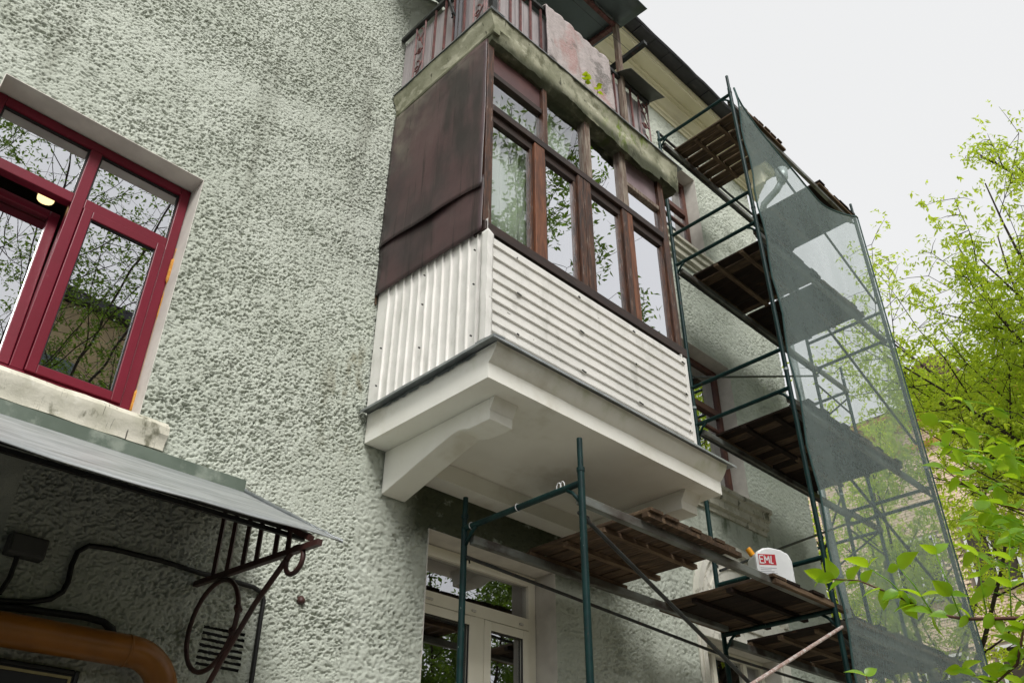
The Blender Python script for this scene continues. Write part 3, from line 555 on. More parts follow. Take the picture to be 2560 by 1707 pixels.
def scroll(p0, p1):
    """ornamental panel between two uprights, drawn in the plane from p0 to p1 (x,y pairs)"""
    ux, uy = p1[0] - p0[0], p1[1] - p0[1]
    P = lambda u, z: (p0[0] + ux * u, p0[1] + uy * u, z)
    m_ = MB()
    for u in (0, 1): m_.bar(P(u, 6.0), P(u, ZR - .013), .014, .014)
    m_.tube([P(.06, 6.70), P(.5, 6.55), P(.92, 6.42)][::-1] + [P(.06, 6.62)], .006, 6)
    m_.tube([P(.1, 6.05), P(.5, 6.12), P(.95, 6.22)], .006, 6)
    for cz, sg in ((6.50, 1), (6.28, -1)):
        pts = []
        for i in range(26):
            a = i / 25 * 2.6 * PI; r = .40 * (1 - .72 * i / 25); pts.append(P(.5 + r * math.sin(a) * .95 * sg, cz + sg * (.15 - .0052 * i) + r * .14 * math.cos(a)))
        m_.tube(pts, .0075, 6)
    m_.tube([P(0, 6.39), P(1, 6.39)], .007, 6); m_.tube([P(.5 + .2 * math.cos(a * PI / 4), 6.39 + .03 * math.sin(a * PI / 4)) for a in range(8)], .008, 6, closed=True)
    m_.build('scroll_panel', M_rust, O, smooth=True, auto=40)
scroll((4.92, 3.255), (5.06, 3.255)); scroll((2.875, 4.187), (2.875, 4.06)); scroll((2.885, 3.255), (3.03, 3.255)); scroll((2.875, 3.40), (2.875, 3.27))
for i in range(20):
    a = 2.93 + i * .106; MB().box(a, a + .1, 3.288 + .004 * random.random(), 3.302, 6.03, 6.72 + .02 * random.random()).build('board', M_board, O)
for i in range(11):
    a = 3.31 + i * .099; MB().box(2.912 - .004 * random.random(), 2.926, a, a + .093, 6.03, 6.72 + .02 * random.random()).build('board', M_board, O)
# door frame glimpsed behind the left railing and cable bundle on the rail
for i in range(2): MB().bar((2.86 + .0, 3.60 - .05 * i, 6.02), (2.86, 3.60 - .05 * i, 7.0), .02, .03).build('drain_post', M_roofd, O)
cb = MB()
for i in range(4): cb.tube([(2.85 - .01 * i, 3.76 - .02 * i, ZR + .03), (2.835, 3.70, ZR - .10 + .02 * i), (2.84, 3.64, ZR - .30 - .04 * i), (2.845, 3.61 + .01 * i, ZR - .42 + .05 * i)], .009, 6)
tg = cb.build('cable', M_cable, None, smooth=True, pivot=(2.85, 3.76, ZR + .03)); tg['label'] = 'bundle of black cable hanging over the upper balcony side rail'; tg['category'] = 'cable'
# roof over the upper balcony
K = root('balcony_canopy', 'grey sheet metal roof on posts over the upper balcony', 'canopy', (3.7, 3.25, 6.0))
MB().sheet(lambda u, v: (2.5 + u * 2.235, 2.90 + v * 1.5, 7.615 + .13 * v + .008 * fbm1(u * 5, v * 5)), 16, 10).build('roof_sheet', M_greysh, K, smooth=True, thick=.006)
for a in (4.655, 2.95): MB().bar((a, 3.25, 6.03), (a, 3.25, 7.60), .05, .05, (0, 1, 0)).build('post', M_bar if a < 4 else M_woodg, K)
MB().bar((2.9, 3.25, 7.60), (4.69, 3.25, 7.60), .045, .05).build('beam', M_rust, K)
for a in (4.655, 3.78, 2.95): MB().bar((a, 3.275, 7.615), (a, 4.39, 7.715), .05, .045).build('beam', M_rust, K)
MB().box(4.30, 4.58, 3.215, 3.222, 7.585, 7.62).build('mending_plate', M_galv, K)
MB().bar((4.715, 2.96, 7.12), (4.705, 3.52, 7.10), .05, .045).build('clothes_bar', M_bar, K)
MB().tube([(4.68, 3.24, 7.16), (4.72, 3.22, 7.17), (4.735, 3.26, 7.12), (4.69, 3.29, 7.1), (4.65, 3.26, 7.13)], .004, 5, closed=True).build('wire_tie', M_apron, K)
MB().sheet(lambda u, v: (4.58 + u * .53 + .02 * v, 3.25 - .17 * v, ZR + .035 - .035 * v - .03 * v * v + .02 * u * u * v), 12, 8).build('visor', M_vis, O, smooth=True, thick=.004)
for i, (yy, zz) in enumerate(((3.02, 7.145), (3.14, 7.14), (3.35, 7.13))):
    t = MB().tube([(2.95, yy, zz + .02), (3.4, yy, zz - .012), (3.85, yy, zz - .03), (4.3, yy, zz - .02), (4.70, yy, zz)], .0022, 5).build('clothesline', M_cable, None, smooth=True, pivot=(4.7, yy, zz))
    t['label'] = ('outermost thin clothesline under the balcony roof', 'middle thin clothesline under the balcony roof', 'innermost thin clothesline under the balcony roof')[i]; t['category'] = 'clothesline'; t['group'] = 'clotheslines of the upper balcony'
# rug over the railing
def rugf(u, v):
    x = 3.55 + u * .875; wz = .016 * math.sin(u * 11 + 1) * (1 - v) + .010 * math.sin(u * 23 + v * 3) + .012 * fbm1(u * 5, v * 5)
    if v < .86: t = v / .86; return (x + .02 * (1 - t) * (u - .5), 3.212 - abs(wz), 6.085 + .012 * math.sin(u * 7) + t * (ZR + .04 - 6.085))
    t = (v - .86) / .14; return (x, 3.212 + .085 * t, ZR + .04 + .010 * math.sin(PI * t))
r_ = MB().sheet(rugf, 50, 40).build('rug', M_rug, None, smooth=True, thick=.012, pivot=(4.0, 3.24, ZR + .03)); r_['label'] = 'faded pink and grey rug hung over the upper balcony railing'; r_['category'] = 'rug'

# leaf shapes
def leaf_mesh(name, mat, L, Wd, fold=.25, droop=.25, heart=False, seed=0):
    rr = random.Random(seed); prof = [(0, .02), (.06, .5), (.2, .86), (.38, 1.0), (.58, .84), (.76, .5), (.9, .2), (1, 0)]
    vs = []; fs = []
    for t, k in prof:
        x = t * L; z = -droop * L * t * t; hw = Wd / 2 * k * (1 + .08 * rr.uniform(-1, 1))
        vs += [(x, -hw, z + fold * hw + .02 * L * rr.uniform(-.4, .4)), (x, 0, z), (x, hw, z + fold * hw + .02 * L * rr.uniform(-.4, .4))]
    for i in range(len(prof) - 1):
        a = 3 * i; fs += [(a, a + 1, a + 4, a + 3), (a + 1, a + 2, a + 5, a + 4)]
    me = bpy.data.meshes.new(name); me.from_pydata(vs, [], fs); me.materials.append(mat); me.polygons.foreach_set('use_smooth', [True] * len(fs)); return me
def put_leaf(me, par, p, d, roll, s=1.0):
    d = Vector(d).normalized(); up = Vector((0, 0, 1)); sd_ = d.cross(up); sd_ = sd_.normalized() if sd_.length > 1e-3 else Vector((1, 0, 0)); n_ = sd_.cross(d)
    q = Matrix((d, -sd_, n_)).transposed().to_quaternion() @ Vector((1, 0, 0)).rotation_difference(Vector((1, 0, 0)))
    o = bpy.data.objects.new('leaf', me); C.objects.link(o); o.parent = par
    o.rotation_mode = 'QUATERNION'; from mathutils import Quaternion
    o.rotation_quaternion = q @ Quaternion((1, 0, 0), roll); o.location = Vector((p[0], p[1], p[2] + H)) - ORG[par.name]; o.scale = (s, s, s); return o
M_seed = pm('seedling_leaf', (.22, .33, .012), (.16, .26, .01), rough=.4, translucent=(.42, .52, .01))
sl_me = leaf_mesh('seedling_leaf', M_seed, .055, .05, .15, .35, seed=3)
for (bx_, h_, lb, n_) in ((3.97, .16, 'lime green seedling with many leaves sprouting below the rug, left one', 6), (4.13, .15, 'thin lime green seedling with few leaves right of the other seedling', 4)):
    sd0 = root('seedling', lb, 'plant', (bx_, 3.165, 6.0)); top_ = (bx_ - .01, 3.14, 6.0 + h_)
    MB().tube([(bx_, 3.165, 5.99), (bx_ + .006, 3.15, 6.0 + h_ * .5), top_], .0025, 5).build('stem', M_twig, sd0)
    for i in range(n_):
        t = .45 + .55 * i / (n_ - 1); put_leaf(sl_me, sd0, (bx_, 3.145, 6.0 + h_ * t), (math.cos(i * 2.4 + .4), -.6 + .4 * math.sin(i * 2.4), -.15 + .3 * t), random.uniform(-.6, .6), .8 + .35 * random.random())

# ------------------------------------------------------------------ entrance canopy with bracket, pipe, cables
N = root('entrance_canopy', 'grey zinc entrance canopy with wrought iron bracket', 'canopy', (1.2, W, 1.4))
def cn(u, v):
    x = -3.2 + u * 5.334; wob = .014 * fbm1(u * 9, v * 2) + .012 * math.sin(u * 14) * v
    return (x, 4.40 - 1.10 * v, 2.035 - .605 * v + .012 * (u - .7) * v + wob * v)
MB().sheet(cn, 90, 12).build('roof_sheet', M_roofz, N, smooth=True, thick=.006)
box('apron', M_apron, N, -3.2, 2.134, 4.375, 4.399, 2.02, 2.098)
MB().sheet(lambda u, v: (2.134 + .004 * fbm1(u * 20, v), 4.40 - 1.10 * u, 2.035 - .600 * u + .026 * v * (1 - .3 * u) + .006 * fbm1(u * 25, 3)), 40, 2).build('rim', M_galv, N, smooth=True, thick=.006)
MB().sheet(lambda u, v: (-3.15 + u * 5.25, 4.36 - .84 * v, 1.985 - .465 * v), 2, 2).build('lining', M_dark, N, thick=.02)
MB().bar((-3.15, 3.50, 1.465), (2.05, 3.50, 1.485), .02, .02).build('edge_bar', M_dark, N)
bxx = 1.97
MB().bar((bxx, 4.40, 1.457), (bxx, 3.225, 1.378), .026, .028).build('bracket_bar', M_iron, N)
MB().bar((bxx, 4.39, 1.985), (bxx, 3.30, 1.415), .026, .026).build('bracket_bar', M_iron, N)
for yy in (4.213, 4.067, 3.911, 3.78, 3.61, 3.495): MB().bar((bxx, yy, 1.456 - (4.40 - yy) * .067), (bxx, yy, 1.97 - (4.39 - yy) * .517), .02, .02).build('bracket_upright', M_iron, N)
MB().tube([(bxx, 3.44, 1.40), (bxx, 3.72, 1.21), (bxx, 3.95, .995), (bxx, 4.06, .88), (bxx, 4.40, .52)], .0135, 8).build('bracket_brace', M_iron, N, smooth=True)
MB().tube([(bxx, 4.12 + .245 * math.cos(a) , 1.19 + .22 * math.sin(a)) for a in np.linspace(0, 2 * PI, 33)[:-1]], .0125, 8, closed=True).build('bracket_ring', M_iron, N, smooth=True)
MB().tube([(bxx, 3.42 + .07 * math.cos(a), 1.343 + .062 * math.sin(a)) for a in np.linspace(.9, 2 * PI + .3, 20)], .012, 8).build('bracket_scroll', M_iron, N, smooth=True)
for a in (3.0, 3.5): MB().tube([(bxx, 4.12 + .245 * math.cos(a) - .01, 1.19 + .22 * math.sin(a) - .012), (bxx, 4.12 + .245 * math.cos(a) + .01, 1.19 + .22 * math.sin(a) + .012)], .019, 8).build('bracket_collar', M_iron, N)
g = [(-1.2, 4.26, 1.0)] + [(x, 4.26, 1.0 + (x + 1.2) * .012) for x in (0, .6, 1.2, 1.66)] + [(1.665 + .19 * math.sin(a), 4.26, 1.034 - .19 * (1 - math.cos(a))) for a in np.linspace(.15, PI / 2, 9)] + [(1.855, 4.26, .6), (1.855, 4.26, -H)]
Gp = root('gas_pipe', 'thick orange gas pipe bending down the wall under the canopy', 'pipe', (1.855, 4.26, -H))
MB().tube(g, .072, 20).build('pipe', M_gas, Gp, smooth=True)
for a in (1.63,): MB().tube([(a, 4.26, 1.034), (a + .012, 4.26, 1.034)], .0745, 20).build('weld', M_gas, Gp, smooth=True)
MB().bar((1.4, 4.26, 1.02), (1.4, 4.42, 1.02), .03, .03).build('clip', M_iron, Gp)
cab = [(.4, 1.24), (.8, 1.19), (1.047, 1.17), (1.2, 1.195), (1.282, 1.226), (1.325, 1.27), (1.336, 1.32), (1.33, 1.40), (1.34, 1.47), (1.383, 1.512), (1.5, 1.525), (1.768, 1.528), (1.978, 1.515), (2.164, 1.517), (2.3, 1.512), (2.35, 1.495), (2.372, 1.455), (2.37, 1.387), (2.377, 1.0), (2.38, .2), (2.38, -H)]
t = MB().tube([(a, 4.385, b) for a, b in cab], .013, 8).build('cable', M_cable, None, smooth=True, pivot=(2.38, 4.385, -H)); t['label'] = 'black cable looping along the wall under the canopy and down past the vent'; t['category'] = 'cable'
import itertools
hose = [(.3, 1.08), (.9, 1.10), (1.2, 1.128), (1.45, 1.145), (1.54, 1.14), (1.585, 1.115), (1.60, 1.075)]
t = MB().tube([(a, 4.37, b + .03) for a, b in hose], [.017] * 5 + [.022, .024], 8).build('hose', M_cable, None, smooth=True, pivot=(1.2, 4.37, 1.15)); t['label'] = 'short black hose with drooping end just above the orange pipe'; t['category'] = 'hose'
M_jb = pm('dark_grey_plastic', (.09, .09, .085), (.07, .07, .065)); jb = root('junction_box', 'small grey junction box on the shaded wall under the canopy', 'box', (1.11, 4.39, 1.38)); box('case', M_jb, jb, 1.02, 1.19, 4.33, 4.40, 1.375, 1.475, bevel=.008); box('cover', M_jb, jb, 1.03, 1.18, 4.322, 4.329, 1.385, 1.465, bevel=.003); MB().tube([(1.08, 4.36, 1.375), (1.08, 4.37, 1.28), (1.06, 4.375, 1.2)], .012, 8).build('conduit', M_cable, jb)
db = root('notice_board', 'black board with thin yellow edge below the orange pipe', 'board', (1.0, 4.39, .35)); box('panel', M_dark, db, .45, 1.475, 4.372, 4.40, .2, .915); q = MB(); frame_rect(q, .462, 1.463, .212, .905, .012, 4.366, 4.372); q.build('edge', M_gold, db); q = MB(); frame_rect(q, .43, 1.495, .18, .935, .022, 4.36, 4.40); q.build('frame', M_dark, db, bevel=.006)
box('vent_cavity', M_dark, B, 2.03, 2.34, W + .02, W + .12, 1.03, 1.29)
MB().tube([(2.62, 4.42, 1.515), (2.612, 4.395, 1.508), (2.60, 4.385, 1.495)], [.03, .024, .008], 9).build('pipe_stub', M_iron, B, smooth=True)

# ------------------------------------------------------------------ scaffold
SC = root('scaffold', 'dark green tube scaffold standing along the facade', 'scaffold', (6.56, 3.6, -H))
FX = [3.585, 6.56, 9.55]; YO, YI = 3.07, 4.10
def pole(x, yy, top):
    z0 = -H; joints = [zz for zz in (.2, 2.2, 4.2, 6.2, 8.0) if zz < top - .12]
    pts = [(x, yy, z0)]; rr = [.0215]
    zt = top - .21
    pts += [(x, yy, zt), (x, yy, zt + .002), (x, yy, top)]; rr += [.0215, .0175, .0175]
    p = MB().tube(pts, rr, 12).build('pole', M_green, SC, smooth=True, auto=40)
    for j in joints: MB().tube([(x, yy, j), (x, yy, j + .025)], .0245, 12).build('collar', M_pipe if (int(j * 10) + int(x)) % 3 == 0 else M_green, p)
    for j in (1.93, 3.90, 5.88, 7.84, .55, 2.62, 4.6, 6.6):
        if j < top: MB().tube([(x + .02, yy, j), (x + .05, yy, j), (x + .052, yy, j - .022)], .006, 6).build('pin', M_bar, p)
pole(FX[0], YO, 2.42); pole(FX[0], YI, 2.35); pole(FX[1], YO, 8.30); pole(FX[1], YI, 8.15); pole(FX[2], YO, 8.20); pole(FX[2], YI, 8.15)
pole(10.45, YI, 6.4); pole(10.45, 6.0, 6.4); pole(10.45, 8.0, 6.4)
def led(x, z, r=.02, y0=YO, y1=YI, mt=None): MB().tube([(x, y0, z), (x, y1, z)], r, 12).build('ledger', mt or M_green, SC, smooth=True, auto=40)
def gus(x, z):
    for yy, sg in ((YO, 1), (YI, -1)): MB().tube([(x, yy + sg * .12, z - .01), (x, yy + sg * .07, z - .045), (x, yy + sg * .012, z - .12)], .012, 8).build('gusset', M_green, SC, smooth=True)
for x, zs in ((FX[0], (.12, 2.13)), (FX[1], (.05, .45, 2.0, 2.43, 4.02, 4.44, 6.02, 6.45, 7.99)), (FX[2], (0.0, 1.98, 3.83, 3.98, 5.96, 6.37, 7.97))):
    for z in zs: led(x, z)
    for z in zs:
        if abs(z - round(z / 2) * 2) < .15: gus(x, z)
for z in (2.0, 4.0, 6.0): MB().tube([(10.45, 4.1, z), (10.45, 8.0, z)], .02, 10).build('ledger', M_green, SC, smooth=True)
def tie(p, q, r=.0125, mt=M_bar, nm='tie'): MB().tube([p, q], r, 8).build(nm, mt, SC, smooth=True, auto=40)
tie((FX[0], YI - .03, 1.93), (FX[1], YI - .03, 1.81)); tie((FX[1], YI - .03, 1.81), (FX[2], YI - .03, 1.81))
for z in (3.90, 5.885, 7.855): tie((FX[1], YI - .03, z), (FX[2], YI - .03, z))
tie((FX[1], YI + .02, 8.17), (FX[2], YI + .02, 8.17), .017)
for z in (5.75, 3.78): tie((FX[2], YI, z), (10.45, YI, z - .1))
tie((FX[0], YO + .03, 1.955), (FX[1], YO + .03, .66), .0135, nm='brace'); tie((FX[1], YO - .03, 1.865), (FX[0], YO - .03, .55), .0135, M_pale, 'brace')
for z in (7.85, 5.85, 3.85, 1.85): tie((FX[1], YO + .03, z), (FX[2], YO + .03, z - 1.33), .0145, nm='brace')
for z in (4.65, 2.65): tie((FX[1], YI - .05, z - .1), (FX[2], YI - .05, z + 1.2), .0125, nm='brace')
tie((10.45, 4.1, 5.9), (10.45, 8.0, 4.2), .0125, nm='brace'); tie((10.45, 4.1, 4.0), (10.45, 8.0, 2.2), .0125, nm='brace'); tie((FX[2], YI, 4.2), (10.45, 5.9, 2.2), .0125, nm='brace')
def beam(x0, x1, yy, z, mt=M_beam): MB().bar((x0, yy, z), (x1, yy, z), .045, .058).build('beam', mt, SC, bevel=.004)
beam(FX[0] + .02, FX[1] - .02, YO + .045, 2.045); beam(FX[0] + .02, FX[1] - .02, YI - .05, 2.045)
for z in (1.93, 3.93, 5.93, 7.90):
    beam(FX[1] + .02, FX[2] - .02, YO + .045, z); beam(FX[1] + .02, FX[2] - .02, YI - .05, z)
for z in (3.93, 5.93): beam(FX[2] + .02, 10.45, YI - .02, z + .07)
for yy in (3.22, 3.25): MB().tube([(3.585, yy + .03 * math.cos(a) * .6, 2.135 + .036 * math.sin(a) + .014) for a in np.linspace(-.6, PI + .6, 12)], .0035, 6).build('wire_tie', M_labw, SC, smooth=True)
for yy in (4.03, 3.6): MB().tube([(3.585 + .024 * math.cos(a), yy, 2.13 + .024 * math.sin(a)) for a in np.linspace(0, 2 * PI, 13)[:-1]], .003, 5, closed=True).build('wire_tie', M_labw, SC, smooth=True)

# timber decks: planks across (along y) on battens (along x)
def deck(x0, x1, z, label, mt, pw=.118, gap=.012, y0=3.06, y1=4.08, bys=(0.02, .36, .68, .98), edge=True, seed=0, miss=()):
    rr = random.Random(seed); d = root('scaffold_deck', label, 'platform', ((x0 + x1) / 2, (y0 + y1) / 2, z), 'timber decks on the scaffold')
    nbat = []
    for k in bys:
        yy = y0 + k * (y1 - y0) - (.0 if k else 0)
        MB().box(x0 + rr.uniform(-.02, .03), x1 + rr.uniform(-.03, .02), yy - .022, yy + .022, z, z + .032).build('batten', M_batt if rr.random() < .6 else mt, d)
    x = x0; i = 0
    while x < x1 - .03:
        w_ = min(pw * rr.uniform(.85, 1.12), x1 - x)
        if i not in miss:
            a = rr.uniform(-.02, .025); b = rr.uniform(-.025, .02); tz = rr.uniform(0, .006)
            MB().box(x, x + w_, y0 + a, y1 + b, z + .033 + tz, z + .056 + tz).build('plank', mt if rr.random() < .75 else M_plank, d, bevel=.002)
        x += w_ + gap * rr.uniform(.3, 1.6); i += 1
    return d
deck(4.17, 5.20, 2.076, 'weathered brown timber deck under the white balcony slab', M_plank, .125, .02, 3.03, 4.09, seed=1)
deck(5.66, 6.76, 2.018, 'dark timber deck with the white canister standing on it', M_plankd, .19, .001, 3.06, 4.10, seed=2)
deck(6.90, 7.92, 1.962, 'dark timber deck in front of the arched window, by the pale brace', M_plankd, .16, .004, seed=3)
deck(7.96, 8.98, 1.962, 'timber deck behind the bottom of the green net', M_plankd, .14, .006, seed=4)
deck(6.86, 7.83, 3.962, 'dark timber deck beside the first floor brown window', M_plankd, .13, .006, seed=5)
deck(7.85, 8.80, 3.962, 'timber deck behind the middle of the green net', M_plankd, .13, .004, seed=6)
deck(6.83, 7.88, 5.962, 'dark timber deck just below the second floor brown window', M_plankd, .13, .009, seed=7)
deck(7.93, 8.88, 5.962, 'timber deck behind the upper part of the green net', M_plankd, .13, .004, seed=8)
deck(6.80, 7.77, 7.932, 'slatted brown timber deck at the top under the cornice', M_plank, .105, .022, seed=9)
deck(8.58, 9.53, 7.932, 'short dark timber deck at the top far end of the scaffold', M_plankd, .12, .006, seed=10)

# protective net between the two tall outer poles
def netf(u, v):
    x = 6.545 + u * 3.01
    sag = .62 * math.sin(PI * min(1, u * 1.02)) ** .85 * (1 - .25 * (u - .5)) + .0
    top = 8.03 - .10 * u - sag
    z = -1.2 + v * (top + 1.2)
    b = .025 * math.sin(u * 9 + v * 2) * math.sin(PI * u) + .02 * fbm1(u * 6, v * 8) * math.sin(PI * u)
    ed = .03 * math.exp(-u * 40) * (1 + .5 * math.sin(v * 60))
    return (x, 3.03 - .04 * math.sin(PI * u) + b - ed, z)
nn = root('scaffold_net', 'green translucent mesh net stretched between the tall scaffold poles', 'net', (8.0, 3.03, -1.2))
MB().sheet(netf, 60, 90).build('mesh', M_net, nn, smooth=True)
M_hem = pm('net_hem', (.035, .08, .075), (.025, .06, .056), sc=30, rough=.8)
MB().tube([netf(i / 40, 1.0) for i in range(41)], .012, 6).build('hem', M_hem, nn, smooth=True)
MB().tube([netf(0.0, i / 40) for i in range(41)], .009, 6).build('hem', M_hem, nn, smooth=True); MB().tube([netf(1.0, i / 40) for i in range(41)], .009, 6).build('hem', M_hem, nn, smooth=True)

# jerrycan
J = root('jerrycan', 'white plastic canister with red label and yellow cap on a scaffold deck', 'canister', (6.08, 3.30, 2.082))
def jrot(v, a=R_(-38)):
    v = (v[0] * 1.1, v[1] * 1.1, v[2] * 1.1)
    return (6.08 + v[0] * math.cos(a) - v[1] * math.sin(a), 3.30 + v[0] * math.sin(a) + v[1] * math.cos(a), 2.084 + v[2])
prof = [(-.13, 0), (.13, 0), (.135, .02), (.135, .20), (.115, .255), (.06, .285), (-.02, .30), (-.07, .292), (-.122, .262), (-.135, .23), (-.135, .02)]
jm = MB(); jm.prism([(p, q) for p, q in prof], -.085, .085, 'y'); jm.v = [jrot(v) for v in jm.v]; jm.build('body', M_can, J, bevel=.018)
jm = MB().tube([jrot((-.118, 0, .262)), jrot((-.140, 0, .30)), jrot((-.148, 0, .312))], [.024, .024, .022], 14); jm.build('cap', M_cap, J, smooth=True, auto=40)
def lab(x0, x1, z0, z1, mt, nm, d=.0): q = MB().box(x0, x1, -.0875 - d, -.0865, z0, z1); q.v = [jrot(v) for v in q.v]; return q.build(nm, mt, J)
lab(-.115, .012, .035, .245, M_labw, 'label'); lab(-.114, .011, .165, .243, M_labr, 'label_print', .0007); lab(-.09, .010, .045, .052, M_labr, 'label_print', .0007)
for i in range(7): lab(-.11, .008 - .02 * (i % 3), .066 + i * .0125, .071 + i * .0125, M_labg, 'label_print', .0007)
def glyph(segs):
    q = MB()
    for (x0, z0, x1, z1) in segs:
        q.bar((x0, -.0889, z0), (x1, -.0889, z1), .008, .001, (0, 1, 0))
    q.v = [jrot(v) for v in q.v]; q.build('label_letter', M_labw, J)
bx0 = -.106; hb, ht = .178, .232
glyph([(bx0 + .03, hb, bx0, hb), (bx0, hb, bx0, ht), (bx0, ht, bx0 + .028, ht), (bx0, .206, bx0 + .022, .206)])                                  # E-like
glyph([(bx0 + .036, hb, bx0 + .036, ht), (bx0 + .036, ht, bx0 + .052, hb + .02), (bx0 + .052, hb + .02, bx0 + .068, ht), (bx0 + .068, ht, bx0 + .068, hb)])    # M-like
glyph([(bx0 + .078, hb, bx0 + .086, ht), (bx0 + .082, ht - .012, bx0 + .086, ht), (bx0 + .076, hb, bx0 + .096, hb)])                           # 1-like

# ------------------------------------------------------------------ brick house beyond
BH = root('brick_house', 'yellow brick apartment house behind the trees', 'building', (24.4, 3, -H))
BX = 24.0
MB().box(BX + .02, BX + 10, -14, 18, -H, 12.2).build('wall', M_mort, BH)
wins = [(y0, zz) for y0 in (-3.0, .2, 3.4, 6.1, 8.0, 11.3) for zz in (.6, 3.9, 7.0)]
bv = []; bf = []; nb = 0
zc = 1.0; row = 0
Vb = []; Fb = []
fq = np.array([(0, 1, 5, 4), (2, 6, 7, 3), (0, 4, 6, 2), (0, 2, 3, 1), (4, 5, 7, 6)])
while zc < 12.2:
    yy = 1.0 + (row % 2) * .13
    while yy < 14:
        y1 = yy + .25
        if not any(a - .02 < y1 and yy < a + 1.22 and b - .02 < zc + .065 and zc < b + 1.72 for a, b in wins):
            dx = random.uniform(0, .008); x0 = BX - dx
            Vb += [(x, q, z + H) for z in (zc, zc + .065) for q in (yy, y1) for x in (x0, BX + .03)]
            Fb.append(fq[[0]] * 0 + 0) if False else None
            nb += 1
        yy += .262
    zc += .077; row += 1
Vb = np.array(Vb, float); f6 = np.array([(0, 4, 6, 2), (0, 1, 5, 4), (2, 6, 7, 3), (0, 2, 3, 1), (4, 5, 7, 6)])
Fb = (np.arange(nb)[:, None, None] * 8 + f6[None]).reshape(-1, 4)
np_mesh('brick', Vb, Fb, M_brick, BH, smooth=False, kind='stuff')
for a, b in wins:
    q = MB(); s_ = .07
    q.box(BX - .03, BX + .019, a, a + s_, b, b + 1.7); q.box(BX - .03, BX + .019, a + 1.2 - s_, a + 1.2, b, b + 1.7); q.box(BX - .03, BX + .019, a + s_, a + 1.2 - s_, b, b + s_); q.box(BX - .03, BX + .019, a + s_, a + 1.2 - s_, b + 1.7 - s_, b + 1.7); q.box(BX - .025, BX + .019, a + .57, a + .63, b + s_, b + 1.7 - s_)
    wn = q.build('window', M_labw, BH)
    MB().add([(BX + .0, a + .07, b + .07), (BX + .0, a + 1.13, b + .07), (BX + .0, a + 1.13, b + 1.63), (BX + .0, a + .07, b + 1.63)], [(0, 1, 2, 3)]).build('pane', G_red, wn)
    MB().box(BX - .12, BX + .019, a - .08, a + 1.28, b - .07, b - .005).build('sill', M_galv, wn)
for k, (d, z0, z1) in enumerate(((.10, 11.2, 11.34), (.2, 11.9, 12.05), (.32, 12.06, 12.2), (.45, 12.21, 12.36))): MB().box(BX - d, BX + .019, -14, 18, z0, z1).build('cornice', M_orange, BH)
MB().prism([(BX - .5, 12.37), (BX + 5, 15.2), (BX + 10.4, 12.37)], -14.3, 18.3, 'y').build('roof', M_roofr, BH)
dm = MB(); dm.prism([(BX + .8 - .0, 12.9)] + [(7.0, 0)] * 0 + [(BX + .8, 12.9), (BX + 3, 12.9), (BX + 3, 13.7), (BX + .8, 13.7)][1:], 6.4, 7.8, 'y'); dm.tube([(BX + .85, 7.1, 13.75), (BX + 3, 7.1, 13.75)], .69, 16); dm.build('dormer', M_roofr, BH)

# yellow house across the yard (mirrored in the window panes)
YH = root('yellow_house', 'tall yellow plastered house across the yard', 'building', (6, -16, -H))
MB().box(2.2, 9.5, -26, -16, -H, 15.8).build('wall', M_ybld, YH); MB().box(1.8, 9.9, -26.4, -15.6, 15.81, 16.1).build('roof', M_roofd, YH)
for x in (2.7, 5.0, 7.6):
    for z in (1.5, 5.0, 8.5, 12.2): MB().box(x, x + 1.1, -15.99, -15.93, z, z + 1.7).build('window', M_greysh, YH)

